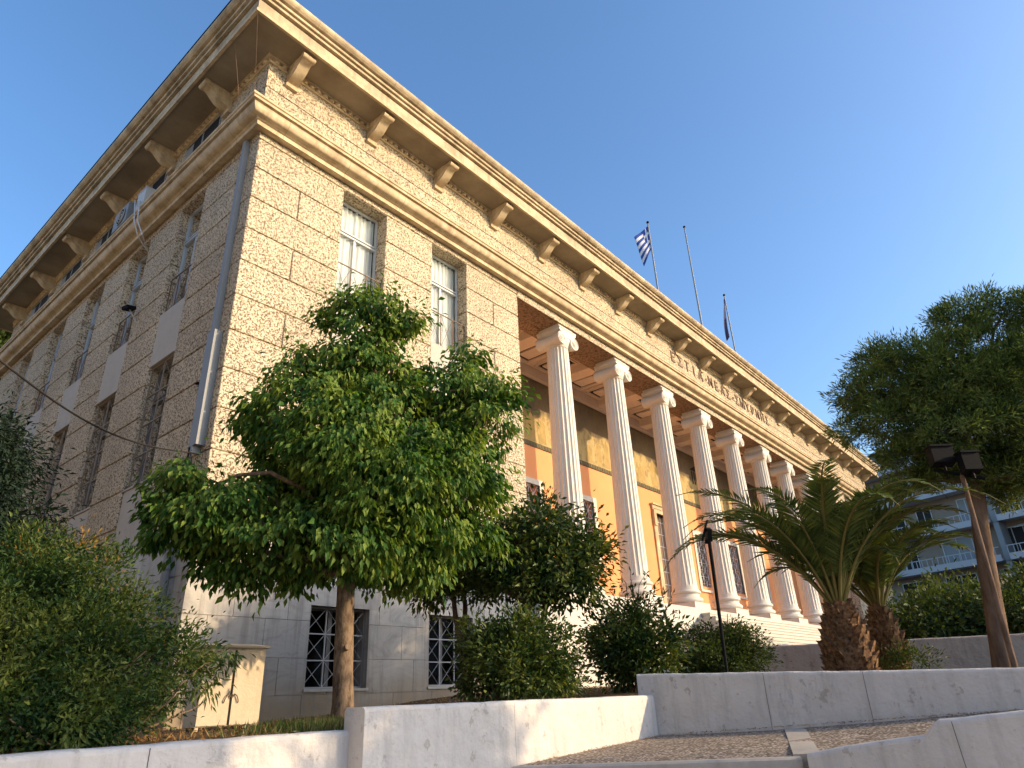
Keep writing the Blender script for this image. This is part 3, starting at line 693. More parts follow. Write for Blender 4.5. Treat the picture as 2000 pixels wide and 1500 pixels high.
# ---- columns
YC = .41
def column(x):
    nf = 20; K = 6; N = nf*K
    def ringz(r, depth, z):
        out = []
        for i in range(N):
            a = 2*math.pi*i/N; t_ = (i % K)/K; fl = math.sin(math.pi*t_)**.7 if t_ else 0
            rr = r-depth*fl; out.append((rr*math.cos(a), rr*math.sin(a), z))
        return out
    root = empty('column', (x, YC, 3.91)); root.parent = bd; root.name = 'column'
    mb = MB(); zs = [(.74, .415, .0), (.80, .408, .022)]+[(.80+6.2*t_/8, .405-.078*(t_/8)**1.35, .030) for t_ in range(1, 8)]+[(7.12, .328, .026), (7.17, .328, 0), (7.21, .34, 0)]
    vs = []; 
    for z, r, d in zs: vs += ringz(r, d, z)
    fs = [(i*N+k, i*N+(k+1) % N, (i+1)*N+(k+1) % N, (i+1)*N+k) for i in range(len(zs)-1) for k in range(N)]
    mb.add(vs, fs); sh = mb.build('shaft', M['white_marble'], root, smooth=28)
    mb = MB()
    def tor(r0, zc, h, n=6): return [(r0+h/2*math.sin(math.pi*i/n), zc-h/2*math.cos(math.pi*i/n)) for i in range(n+1)]
    prof = [(.44, .20)]+tor(.455, .30, .17)+[(.45, .40), (.435, .44), (.445, .49)]+tor(.445, .55, .11)+[(.435, .62), (.43, .65), (.42, .70), (.416, .745)]
    mb.lathe((0, 0, 0), prof, 40); bs = mb.build('base', M['white_marble'], root, smooth=35)
    mb = MB(); mb.box(-.54, .54, -.54, .54, -.005, .205); pl = mb.build('plinth', M['white_marble'], root)
    # ionic capital
    mb = MB(); mb.lathe((0, 0, 0), [(.335, 7.14), (.355, 7.20), (.40, 7.29), (.42, 7.36), (.42, 7.42), (.3, 7.43)], 32)
    for sx in (-1, 1):
        ax = sx*.318; R = .20; zc = 7.335
        n = 20; ys = [-.43, -.36, -.22, 0, .22, .36, .43]; rr = [R, R, R*.84, R*.72, R*.84, R, R]; vs = []
        for y, r in zip(ys, rr):
            for i in range(n): a = 2*math.pi*i/n; vs.append((ax+r*math.cos(a), y, zc+r*math.sin(a)))
        fs = [(i*n+k, i*n+(k+1) % n, (i+1)*n+(k+1) % n, (i+1)*n+k) for i in range(6) for k in range(n)]+[tuple(range(n)), tuple(6*n+k for k in range(n))]
        mb.add(vs, fs)
        for y in (-.435, .435):
            pts = []
            for t_ in range(36):
                th = math.pi/2+sx*(-1)*t_*.40; r = (R-.014)*math.exp(-.043*t_); pts.append((ax+r*math.cos(th), y, zc+r*math.sin(th)))
            mb.tube(pts, .017, 5); mb.tube([(ax, y-.015, zc), (ax, y+.015, zc)], .034, 8)
    band = [(-.318, 7.53)]+[(-.318+.636*t_/8, 7.46-.055*math.sin(math.pi*t_/8)) for t_ in range(9)]+[(.318, 7.53), (.42, 7.60), (.42, 7.655), (-.42, 7.655), (-.42, 7.60)]
    mb.extr(band, lambda a, b: (a, -.425, b), lambda a, b: (a, .425, b))
    mb.box(-.42, .42, -.44, .44, 7.656, 7.70); mb.box(-.36, .36, -.36, .40, 7.70, 7.823)
    cp = mb.build('capital', M['white_marble'], root, smooth=35)
    for c in (sh, bs, pl, cp): c.matrix_parent_inverse.identity()
    return root
c0 = column(CX[0])
for x in CX[1:]:
    r = c0.copy(); COL.objects.link(r); r.location.x = x; r.parent = bd
    for ch in list(c0.children): c = ch.copy(); COL.objects.link(c); c.parent = r
# ---- inscription
def text_mesh(body, size, depth):
    cu = bpy.data.curves.new('t', 'FONT'); cu.body = body; cu.size = size; cu.extrude = depth; cu.offset = .004
    cu.align_x = 'LEFT'; cu.space_character = 1.0
    ob = bpy.data.objects.new('t', cu); COL.objects.link(ob); bpy.context.view_layer.update()
    me = bpy.data.meshes.new_from_object(ob.evaluated_get(bpy.context.evaluated_depsgraph_get()))
    bpy.data.objects.remove(ob); bpy.data.curves.remove(cu); return me
letters = 'ΕΣΤΙΑ·ΝΕΑΣ·ΣΜΥΡΝΗΣ'; n = len(letters); mb = MB(); u = 17.05; stepu = (26.9-17.05)/(n-.4)
for ch in letters:
    me = text_mesh(ch, .62, .015)
    xs_ = [v.co.x for v in me.vertices]; cx = (min(xs_)+max(xs_))/2 if xs_ else 0
    mb = MB()
    if ch == '·': mb.box(u+.1, u+.18, -.095, -.06, 13.2, 13.28)
    else: mb.add([(u+.2+v.co.x-cx, -.078-v.co.z, 13.03+v.co.y) for v in me.vertices], [tuple(p.vertices) for p in me.polygons])
    u += stepu*(.62 if ch == '·' else 1.045); mb.build('letter', M['iron'], bd)
# ---- downpipe and cable duct beside the corner
mb = MB(); mb.box(-.10, -.003, .36, .47, 7.35, 11.93); mb.build('rain_duct', M['grey_metal'], bd)
mb = MB(); mb.box(-.15, -.005, .20, .44, 5.42, 7.5); mb.box(-.152, -.006, .30, .36, 5.3, 5.42); mb.build('cable_duct', M['grey_metal'], bd)
mb = MB(); mb.tube([(-.16, .44, ZB-.05), (-.16, .44, 2.9), (-.16, .44, 1.35)], .065, 12); mb.tube([(-.16, .44, 3.5), (-.16, .44, 3.55)], .078, 12); mb.tube([(-.16, .44, 2.42), (-.16, .44, 2.47)], .078, 12)
mb.box(-.11, -.06, .40, .48, 3.4, 3.43); mb.build('downpipe', M['grey_metal'], bd, smooth=40)
mb = MB(); mb.tube([(-.07, .58, 6.0), (-.07, .58, 1.4)], .012, 6); mb.build('thin_pipe', M['black'], bd)
# pigeon wires at the corner
mb = MB()
mb.tube([(-.80, -.80, 13.98), (-.44, -.44, 12.42)], .004, 4); mb.tube([(-.72, .2, 13.98), (-.44, .12, 12.42)], .006, 4); mb.tube([(-.44, .12, 12.43), (-.44, -.44, 12.43)], .004, 4)
mb.build('corner_wires', M['iron'], bd)
STREET = [(5.4, -15.0, 4.3, .75), (5.9, -15.4, 5.1, .6), (5.2, -15.2, 5.0, .6), (2.6, -15.0, 5.0, .8), (1.5, -15.3, 4.9, .85), (3.6, -15.2, 5.9, .5)]
# ================================================================ plants
def leaf_mesh(name, P, Dr, Nr, Ln, Wd, mt, parent=None, fold=.25):
    """P base points, Dr unit long axes, Nr rough normals, Ln lengths, Wd widths: folded leaf of two triangles each"""
    n = len(P); Sd = np.cross(Dr, Nr); Sd /= np.linalg.norm(Sd, axis=1)[:, None]+1e-9; Nn = np.cross(Sd, Dr)
    mid = P+Dr*(Ln*.45)[:, None]; V = np.empty((n, 4, 3))
    V[:, 0] = P; V[:, 1] = mid+Sd*(Wd/2)[:, None]+Nn*(Wd*fold)[:, None]; V[:, 2] = P+Dr*Ln[:, None]-Nn*(Ln*.08)[:, None]; V[:, 3] = mid-Sd*(Wd/2)[:, None]+Nn*(Wd*fold)[:, None]
    me = bpy.data.meshes.new(name); me.vertices.add(n*4); me.vertices.foreach_set('co', V.reshape(-1).astype('f'))
    base = np.arange(n)*4; T = np.empty((n, 6), int); T[:, 0] = base; T[:, 1] = base+1; T[:, 2] = base+2; T[:, 3] = base; T[:, 4] = base+2; T[:, 5] = base+3
    me.loops.add(n*6); me.loops.foreach_set('vertex_index', T.reshape(-1).astype('i'))
    me.polygons.add(n*2); me.polygons.foreach_set('loop_start', (np.arange(n*2)*3).astype('i')); me.polygons.foreach_set('loop_total', np.full(n*2, 3, 'i'))
    me.materials.append(mt); me.update(); me.validate()
    o = bpy.data.objects.new(name, me); COL.objects.link(o)
    if parent: o.parent = parent; o.matrix_parent_inverse = Matrix.Translation(-parent.location)
    return o
def rnd_dir(rng, n):
    v = rng.normal(size=(n, 3)); return v/np.linalg.norm(v, axis=1)[:, None]
def crown(name, blobs, mt, parent, seed=1, dens=26, per=46, cr=.16, leaf=.07, width=.45, droop=.7, shell=.55, spread=1.0, up=0, fill=1.0):
    """blobs (x, y, z, rx, ry, rz); clumps of leaves lie in the outer shell of every blob, with gaps between clumps"""
    rng = np.random.default_rng(seed); P = []; D_ = []; N_ = []; cl = []
    for (x, y, z, rx, ry, rz) in blobs:
        nc = max(6, int(dens*(rx*ry+ry*rz+rx*rz)/3*4)); d = rnd_dir(rng, nc); rr = shell+(1-shell)*rng.random(nc)**.6
        rr *= 1+.10*rng.normal(size=nc)
        c = np.array([x, y, z])+d*rr[:, None]*np.array([rx, ry, rz])
        for i in range(nc):
            k = int(per*rng.uniform(.6, 1.4)); q = rng.normal(size=(k, 3))*cr*np.array([1, 1, .8])*rng.uniform(.7, 1.3)
            if up: q[:, 2] = np.abs(q[:, 2])*1.5
            P.append(c[i]+q); o_ = d[i]*.7+q/cr*.35*spread; o_ = o_+rng.normal(size=(k, 3))*.45
            o_[:, 2] += up-droop; D_.append(o_); N_.append(np.tile(d[i], (k, 1))+rng.normal(size=(k, 3))*.5+np.array([0, 0, .5]))
            cl.append(c[i])
    for (x, y, z, rx, ry, rz) in blobs:
        k = int(fill*(rx*ry*rz)**.8*900); d = rnd_dir(rng, k)*(rng.random(k)**.4)[:, None]*.86
        P.append(np.array([x, y, z])+d*np.array([rx, ry, rz])); v = rng.normal(size=(k, 3)); v[:, 2] -= droop; D_.append(v); N_.append(rng.normal(size=(k, 3)))
    P = np.concatenate(P); D_ = np.concatenate(D_); N_ = np.concatenate(N_); D_ /= np.linalg.norm(D_, axis=1)[:, None]+1e-9
    n = len(P); Ln = leaf*rng.uniform(.65, 1.3, n); Wd = Ln*width*rng.uniform(.8, 1.2, n)
    o = leaf_mesh(name, P, D_, N_, Ln, Wd, mt, parent); return o, np.array(cl)
def limb(mb, p, q, r0_, r1_, rng, bend=.12, n=6):
    p, q = Vector(p), Vector(q); L_ = (q-p).length; off = Vector(rng.normal(size=3))*L_*bend
    pts = [p.lerp(q, i/n)+off*math.sin(math.pi*i/n)+Vector(rng.normal(size=3))*L_*.012*(0 < i < n) for i in range(n+1)]
    mb.tube(pts, [r0_+(r1_-r0_)*i/n for i in range(n+1)], 8); return pts
def blob(px, py, D, r, ry=None, rz=None, dz=0):
    """crown lobe seen at (px, py) at distance D; r in metres"""
    p = at(px, py, D); return (p.x, p.y, p.z+dz, r, ry or r, rz or r)
V3 = lambda b: Vector(b[:3])
# ---- main broadleaf tree
T0 = at(668, 1405, 7.5); T0.z = 1.36
tr = empty('broadleaf_tree', T0, 'tall bright green broadleaf tree with a straight bare trunk before the building corner', 'tree')
TD = 7.5
bl = [blob(714, 585, TD, .22, .24, .26), blob(750, 615, TD, .30, .34, .28), blob(660, 612, TD+.1, .27, .3, .26), blob(705, 650, TD, .46, .46, .36), blob(780, 640, TD, .20, .3, .22), blob(700, 730, TD, .62, .6, .42), blob(620, 720, TD+.2, .38), blob(770, 715, TD-.1, .28), blob(565, 735, TD, .28, .35, .24),
      blob(590, 800, TD-.2, .56, .6, .40), blob(510, 800, TD, .26, .35, .26), blob(740, 830, TD, .80, .8, .55), blob(860, 775, TD+.3, .52, .6, .40), blob(935, 765, TD+.3, .38), blob(905, 705, TD+.4, .20), blob(985, 780, TD+.2, .18, .3, .16), blob(950, 840, TD, .32, .4, .38),
      blob(575, 875, TD, .52, .7, .40), blob(700, 930, TD-.1, 1.0, 1.0, .6), blob(850, 920, TD-.2, .70, .8, .55), blob(915, 950, TD+.2, .36), blob(430, 985, TD-.2, .52, .6, .32), blob(355, 945, TD, .30, .35, .24), blob(480, 990, TD+.4, .42),
      blob(375, 1025, TD, .46, .5, .30), blob(330, 990, TD+.2, .28), blob(520, 1040, TD, .70, .8, .38), blob(640, 1055, TD-.3, .60, .8, .34), blob(760, 1060, TD, .72, .9, .36), blob(870, 1045, TD+.3, .50, .7, .38), blob(430, 1090, TD+.1, .36, .4, .22), blob(500, 1112, TD, .32, .4, .2),
      blob(800, 1112, TD+.2, .36, .5, .2), blob(590, 1105, TD+.2, .38, .5, .2), blob(720, 960, TD+.8, .8), blob(620, 950, TD+.8, .6), blob(840, 860, TD+.8, .6), blob(670, 850, TD-.6, .5), blob(770, 960, TD-.7, .55)]
bl = [(x, y, z, a*.94, b*.94, c*.94) for x, y, z, a, b, c in bl]
_, cl = crown('crown', bl, M['leaf_main'], tr, seed=11, dens=26, per=64, cr=.085, leaf=.092, width=.46, droop=1.5, shell=.64, fill=2.2)
rng = np.random.default_rng(3); mb = MB()
top = V3(bl[1]); fork = at(676, 1130, 7.5)
mb.tube([T0-Vector((0, 0, .15)), T0+Vector((0, 0, .05)), T0+Vector((0, 0, .25)), T0.lerp(fork, .35), T0.lerp(fork, .7), fork, fork.lerp(top, .3)+Vector((.02, 0, 0)), fork.lerp(top, .65), top], [.15, .125, .105, .098, .092, .088, .07, .045, .015], 14)
mb.tube([T0.lerp(fork, .52)+Vector((-.05, -.10, 0)), T0.lerp(fork, .52)+Vector((-.055, -.135, .01))], .03, 8)
mb.build('trunk', M['bark'], tr, smooth=50)
mb = MB()
for b in bl[3:]:
    q = V3(b); s_ = fork.lerp(top, max(0, min(.75, (q.z-fork.z)/(top.z-fork.z)*.6-.02))); p_ = limb(mb, s_, q, .04, .010, rng)
    near = cl[np.linalg.norm(cl-np.array(q), axis=1) < max(b[3:])*1.05]
    for c in near[:7]: limb(mb, p_[-2], c, .008, .003, rng, n=3)
mb.build('branches', M['bark'], tr, smooth=60)
# ---- two small orange-like trees with forked stems
def small_tree(base, stems, bl, label, seed):
    t = empty('small_tree', base, label, 'tree', 'small trees in the planter')
    _, cl = crown('crown', bl, M['leaf_dark'], t, seed=seed, dens=34, per=46, cr=.12, leaf=.095, width=.42, droop=.2, shell=.45, fill=3)
    rng = np.random.default_rng(seed); mb = MB()
    for s_ in stems: 
        limb(mb, base-Vector((0, 0, .1)), s_, .045, .035, rng, .05)
        for b in bl: limb(mb, s_, V3(b), .03, .008, rng)
    mb.build('trunk', M['bark_thin'], t, smooth=60); return t
b1 = at(1040, 1345, 9.9)
small_tree(b1, [at(1035, 1175, 9.9), at(1068, 1180, 10)], [blob(1060, 1040, 10, .55, .6, .42), blob(980, 1090, 9.9, .60, .6, .42), blob(1100, 1100, 10, .62, .6, .42), blob(1150, 1085, 10, .34), blob(900, 1090, 10.2, .50, .5, .38), blob(1030, 1140, 9.8, .52, .5, .3), blob(1120, 1150, 10, .38, .4, .25), blob(1075, 1000, 10.1, .26), blob(940, 1130, 10, .4, .4, .28), blob(1000, 1050, 9.8, .36)],
           'small dark glossy tree with two short stems rising from behind the round bush', 21)
b2 = at(918, 1350, 10.6)
small_tree(b2, [at(885, 1155, 10.6), at(902, 1150, 10.8)], [blob(860, 1110, 10.7, .46, .5, .3), blob(905, 1070, 10.8, .5, .5, .4), blob(845, 1150, 10.7, .26, .3, .24), blob(930, 1120, 10.7, .4, .4, .3)],
           'small tree with two thin dark stems half hidden behind the tall broadleaf tree', 22)
# ---- clipped bushes
def bush(name, px, py, D, bl, mt, label, seed, leaf=.07, dens=40, per=50, stems=9, cat='bush', cr=.11, **kw):
    p = at(px, py, D); t = empty(name, p, label, cat)
    crown('foliage', bl, M[mt], t, seed=seed, dens=dens, per=per, cr=cr, leaf=leaf, droop=kw.get('droop', .1), shell=kw.get('shell', .5), width=kw.get('width', .45), fill=kw.get('fill', 4))
    rng = np.random.default_rng(seed); mb = MB()
    for i in range(stems):
        b = bl[i % len(bl)]; q = V3(b)+Vector(rng.normal(size=3))*.15; a = p+Vector((rng.normal()*.12, rng.normal()*.12, -.1)); limb(mb, a, q, .018, .006, rng, .08)
    mb.build('stems', M['bark_thin'], t, smooth=60); return t
bush('round_bush', 1005, 1385, 8.9, [blob(960, 1270, 8.9, .40, .45, .36), blob(1045, 1265, 8.9, .42, .45, .38), blob(950, 1320, 8.8, .34, .45, .26), blob(1050, 1315, 8.9, .40, .45, .28), blob(1000, 1300, 8.6, .42, .4, .4), blob(1000, 1235, 9, .30, .4, .22), blob(940, 1240, 9, .24), blob(1085, 1300, 9.1, .22, .3, .3)],
     'leaf_dark', 'round glossy dark bush with sunlit right side behind the dappled white wall', 31, leaf=.07, dens=50, cr=.08, shell=.65)
bush('loose_bush', 1235, 1350, 10.6, [blob(1218, 1245, 10.6, .42, .5, .34), blob(1268, 1255, 10.6, .40, .5, .34), blob(1200, 1280, 10.5, .42, .5, .34), blob(1245, 1300, 10.4, .44, .5, .28), blob(1240, 1200, 10.7, .24, .3, .18), blob(1200, 1215, 10.7, .22, .3, .22)],
     'leaf_dark', 'untidy dark bush with long loose shoots in front of the platform', 32, leaf=.085)
rng = np.random.default_rng(9); mbS = MB(); P = []; Dn = []
for (x, y, x2, y2) in [(1225, 1180, 1210, 1120), (1240, 1180, 1232, 1112), (1250, 1185, 1262, 1120), (1265, 1190, 1288, 1128), (1290, 1215, 1318, 1150), (1190, 1210, 1168, 1160), (1275, 1200, 1300, 1150), (1210, 1190, 1192, 1140)]:
    a = at(x, y, 10.7); b = at(x2, y2, 10.7+rng.normal()*.1); pts = limb(mbS, a, b, .008, .003, rng, .08, 5)
    for i in range(16):
        t_ = rng.random(); q = a.lerp(b, t_); P.append(q); v = (b-a).normalized()+Vector(rng.normal(size=3))*.8; Dn.append(v.normalized())
lo = [o for o in bpy.data.objects if o.name == 'loose_bush'][0]
mbS.build('shoots', M['bark_thin'], lo, smooth=60)
leaf_mesh('shoot_leaves', np.array(P), np.array(Dn), rnd_dir(rng, len(P)), rng.uniform(.06, .11, len(P)), rng.uniform(.025, .04, len(P)), M['leaf_dark'], lo)
bush('clipped_hedge', 1405, 1340, 11.4, [blob(1365, 1270, 11.4, .34, .5, .28), blob(1405, 1262, 11.4, .40, .5, .30), blob(1445, 1265, 11.4, .32, .5, .28), blob(1350, 1290, 11.3, .24, .4, .22), blob(1405, 1290, 11.1, .45, .4, .26), blob(1455, 1290, 11.3, .24, .4, .24), blob(1400, 1240, 11.4, .38, .45, .16), blob(1430, 1310, 11.2, .35, .4, .2), blob(1370, 1310, 11.3, .35, .4, .2), blob(1440, 1240, 11.4, .2, .4, .14)],
     'leaf_hedge', 'dense clipped hedge bush behind the thin leaning pole', 33, leaf=.05, dens=60, per=60, stems=14, cat='hedge', cr=.07, shell=.7)
# ---- big shrub at the left, overhanging the wall
sh_b = [blob(90, 1100, 6.4, .34), blob(150, 1130, 6.3, .36), blob(40, 1130, 6.5, .36), blob(60, 1210, 6.2, .48), blob(170, 1210, 6.3, .44), blob(240, 1230, 6.3, .34), blob(30, 1300, 5.9, .48), blob(130, 1300, 5.9, .50), blob(230, 1300, 6.1, .40), blob(300, 1290, 6.3, .30), blob(345, 1290, 6.4, .22, .3, .16),
        blob(60, 1390, 5.7, .42, .4, .3), blob(150, 1380, 5.8, .42, .4, .3), blob(230, 1370, 6.0, .30, .3, .24), blob(100, 1425, 5.5, .32, .26, .16), blob(10, 1430, 5.5, .32, .26, .18), blob(-60, 1250, 6.3, .6), blob(-60, 1380, 5.8, .5), blob(180, 1390, 5.7, .22, .2, .16), blob(290, 1370, 6.2, .2, .24, .2), blob(265, 1400, 6.0, .16, .2, .13), blob(330, 1345, 6.3, .14, .2, .14)]
ls = bush('leafy_shrub', 150, 1440, 5.9, sh_b, 'leaf_shrub', 'big loose olive green shrub spilling over the low white wall at the left', 41, leaf=.046, dens=44, per=80, stems=20, cat='shrub', cr=.08, width=.36, droop=.0, shell=.5, fill=3)
crown('new_growth', [blob(200, 1125, 6.3, .16), blob(245, 1165, 6.4, .17), blob(275, 1225, 6.4, .15), blob(310, 1250, 6.4, .16), blob(150, 1075, 6.4, .15), blob(60, 1100, 6.3, .14)], M['leaf_rust'], ls, seed=43, dens=40, per=16, cr=.06, leaf=.045, width=.3, droop=-.5, shell=.2)
crown('overhang_leaves', [blob(385, 1290, 6.5, .13, .2, .10), blob(425, 1285, 6.5, .12, .2, .10), blob(400, 1345, 6.5, .08, .1, .13), blob(365, 1330, 6.4, .14, .2, .16), blob(130, 1450, 5.4, .1, .1, .12)], M['leaf_dark'], ls, seed=44, dens=70, per=14, cr=.05, leaf=.085, width=.22, droop=.9, shell=.1)
rng = np.random.default_rng(8); mb = MB()
for (x, y) in ((380, 1290), (425, 1288), (400, 1370), (330, 1300)): limb(mb, at(250, 1440, 6.1), at(x, y, 6.45), .010, .003, rng, .1, 7)
mb.build('branches', M['bark_thin'], ls, smooth=60)
# ---- dark evergreen at the far left, beside the building
cdb = [blob(-5, 840, 8.6, .22), blob(-30, 900, 8.5, .42), blob(0, 960, 8.3, .28), blob(-35, 1000, 8.2, .48), blob(25, 1050, 8.0, .24), blob(0, 1090, 7.9, .5), blob(-60, 880, 8.5, .6), blob(-60, 1100, 8, .7)]
p = at(-40, 1430, 8.2); ce = empty('evergreen_tree', p, 'dark evergreen cut off by the left edge beside the building side', 'tree')
crown('crown', cdb, M['leaf_cedar'], ce, seed=51, dens=40, per=60, cr=.10, leaf=.07, width=.3, droop=.5, shell=.35)
mb = MB(); limb(mb, p-Vector((0, 0, .1)), at(-30, 820, 8.5), .12, .03, rng, .02); mb.build('trunk', M['bark_thin'], ce, smooth=60)
# tree far behind the left end
p = at(-10, 1330, 34); p.z = 1.4; ft = empty('distant_tree', p, 'green tree top seen under the far left end of the eaves', 'tree')
crown('crown', [blob(0, 655, 34, 1.3), blob(15, 690, 34, 1.0), blob(-50, 700, 34, 2.2), blob(-10, 760, 34, 2.0)], M['leaf_hedge'], ft, seed=52, dens=8, per=60, cr=.35, leaf=.2, droop=.3, shell=.4, fill=.2)
mb = MB(); limb(mb, p-Vector((0, 0, 1)), at(-20, 760, 34), .3, .1, rng, .02); mb.build('trunk', M['bark_thin'], ft, smooth=60)
# ---- palms
def frond_mesh(mb, leaf, base, az, el, L_, arch, rng, lw=.40):
    """rachis arching over; leaflets in two ranks"""
    d = Vector((math.cos(az), math.sin(az), 0)); pts = []; p = Vector(base); e = el; n = 14
    for i in range(n+1):
        pts.append(p.copy()); p = p+(d*math.cos(e)+Vector((0, 0, math.sin(e))))*(L_/n); e -= arch/n*(.4+1.3*i/n)
    mb.tube(pts, [.022*(1-.85*i/n)+.003 for i in range(n+1)], 6)
    side = d.cross(Vector((0, 0, 1))).normalized(); nl = 60
    for j in range(nl):
        t_ = .16+.84*j/(nl-1); f_ = t_*n; i = min(n-1, int(f_)); q = pts[i].lerp(pts[i+1], f_-i); tan = (pts[i+1]-pts[i]).normalized(); upv = side.cross(tan).normalized()
        ll = lw*(math.sin(math.pi*min(1, .12+.95*t_))**.6)*rng.uniform(.85, 1.1)*(1 if t_ > .2 else .5)
        for s_ in (-1, 1):
            v = (tan*(.55+.5*t_)+side*s_*rng.uniform(.8, 1.0)+upv*rng.uniform(.1, .42)*(1 if rng.random() < .9 else -.5)-Vector((0, 0, .08))).normalized()
            leaf[0].append(tuple(q)); leaf[1].append(tuple(v)); leaf[2].append(tuple(upv+Vector(rng.normal(size=3))*.15)); leaf[3].append(ll); leaf[4].append(.036)
def palm(name, base, htr, rtr, nfr, L_, label, seed, group=None, lean=(0, 0)):
    t = empty(name, base, label, 'palm tree', 'palms in the planter'); rng = np.random.default_rng(seed)
    prof = [(rtr*.85, -.2), (rtr*.95, .05), (rtr*1.05, htr*.3), (rtr*1.0, htr*.5), (rtr*.76, htr*.75), (rtr*.46, htr*.95), (rtr*.3, htr*1.05)]
    mb = MB(); mb.lathe((base.x, base.y, base.z), prof, 20)
    rows = int(htr/.075)
    for i in range(rows):
        z = htr*(i+.5)/rows; rr = np.interp(z, [q[1] for q in prof], [q[0] for q in prof])
        for k in range(11):
            a = 2*math.pi*(k+.5*(i % 2))/11+i*.06+rng.normal()*.05; o_ = Vector((math.cos(a), math.sin(a), 0)); s_ = Vector((-math.sin(a), math.cos(a), 0))
            c = base+o_*rr+Vector((0, 0, z)); h = rng.uniform(.03, .12); out = rng.uniform(.02, .11); w_ = .075
            mb.add([c-s_*w_-Vector((0, 0, .05)), c+s_*w_-Vector((0, 0, .05)), c+s_*w_*.45+o_*out+Vector((0, 0, h)), c-s_*w_*.45+o_*out+Vector((0, 0, h)), c-s_*w_*.4+Vector((0, 0, h-.01)), c+s_*w_*.4+Vector((0, 0, h-.01))],
                   [(0, 1, 2, 3), (3, 2, 5, 4), (0, 3, 4), (1, 5, 2)])
    mb.build('trunk', M['palm_boot'], t)
    topc = base+Vector((0, 0, htr*.97))
    for i in range(nfr):
        a = i*2.39996+rng.normal()*.1; f_ = i/(nfr-1); el = rad(89-34*f_**1.3+rng.normal()*5); ln = L_*(.72+.32*min(1, f_*2))*rng.uniform(.9, 1.08)
        st = topc+Vector((math.cos(a), math.sin(a), 0))*rtr*.3*(.3+.7*f_); lf = [[], [], [], [], []]; mb = MB()
        frond_mesh(mb, lf, st, a, el, ln, rad(88+45*rng.random()), rng)
        fr = mb.build('frond', M['rachis'], t, smooth=60)
        A_ = [np.array(x) for x in lf]; A_[1] /= np.linalg.norm(A_[1], axis=1)[:, None]
        q = leaf_mesh('leaflets', A_[0], A_[1], A_[2], A_[3], A_[4], M['frond_y'] if rng.random() < .18 else M['frond'], None, fold=.1)
        q.parent = fr
    return t
pb = at(1674, 1345, 11.9); pb.z = 1.62
palm('palm_tree', pb, at(1640, 1180, 11.9).z-pb.z, .33, 36, 2.95, 'larger palm with a thick scaly brown trunk and arching green fronds', 61)
pb2 = at(1756, 1345, 13.2); pb2.z = 1.64
palm('palm_tree', pb2, at(1735, 1185, 13.2).z-pb2.z,   .23, 28, 2.35, 'smaller palm with paler fronds just right of the larger palm', 62)
# ---- pine
pt = at(1962, 1335, 12.6); pt.z = 1.6
pi = empty('pine_tree', pt, 'tall pine with a leaning reddish trunk and spreading crown at the right edge', 'pine tree')
PB = [blob(1680, 770, 12.3, .40, .5, .42), blob(1700, 705, 12.5, .36, .4, .28), blob(1665, 840, 12.2, .30, .4, .22), blob(1740, 745, 12.2, .55, .6, .45), blob(1735, 690, 12.4, .28), blob(1800, 700, 12.2, .55, .6, .42), blob(1770, 820, 12.0, .60, .7, .42), blob(1860, 640, 12.4, .48, .5, .34), blob(1900, 610, 12.6, .46, .5, .28), blob(1860, 740, 12.1, .75, .8, .5),
      blob(1960, 610, 12.8, .42, .5, .28), blob(1990, 680, 12.8, .55, .6, .5), blob(1940, 700, 12.2, .6, .7, .5), blob(1880, 840, 12.0, .72, .8, .42), blob(1800, 885, 12.0, .48, .6, .26), blob(1960, 800, 12.4, .6), blob(2030, 760, 12.6, .8), blob(2050, 620, 12.8, .6), blob(1740, 880, 12.0, .30, .4, .18), blob(2000, 890, 12.6, .5, .6, .3), blob(2060, 880, 12.6, .7, .7, .5), blob(1980, 960, 12.8, .42, .5, .18), blob(1780, 930, 12.2, .3, .4, .14), blob(2100, 700, 12.8, .8), blob(1860, 900, 12.6, .4, .5, .2), blob(1830, 930, 12.4, .35, .5, .16), blob(1950, 900, 12.9, .5, .6, .25), blob(1985, 930, 12.3, .4, .5, .22), blob(1830, 790, 12.0, .5), blob(1920, 770, 12.2, .6), blob(1720, 800, 12.2, .4)]
_, cl = crown('crown', PB, M['leaf_pine'], pi, seed=71, dens=40, per=84, cr=.075, leaf=.095, width=.18, droop=-.25, shell=.4, spread=1.6, fill=2.0)
rng = np.random.default_rng(72); mb = MB()
pk = [pt-Vector((0, 0, .2)), at(1958, 1290, 12.6), at(1935, 1150, 12.6), at(1915, 1030, 12.6), at(1905, 930, 12.6), at(1915, 840, 12.6), at(1935, 740, 12.6), at(1950, 660, 12.7)]
mb.tube(pk, [.16, .14, .125, .115, .105, .085, .05, .03], 14); mb.build('trunk', M['bark_pine'], pi, smooth=50)
mb = MB()
for b in PB:
    q = V3(b); s_ = pk[4] if q.z < pk[5].z+.3 else pk[5]; p_ = limb(mb, s_, q, .06, .015, rng, .10, 7)
    near = cl[np.linalg.norm(cl-np.array(q), axis=1) < max(b[3:])*1.1]
    for c in near[:8]: limb(mb, p_[-2], c, .012, .004, rng, .06, 3)
mb.build('branches', M['bark_pine'], pi, smooth=60)
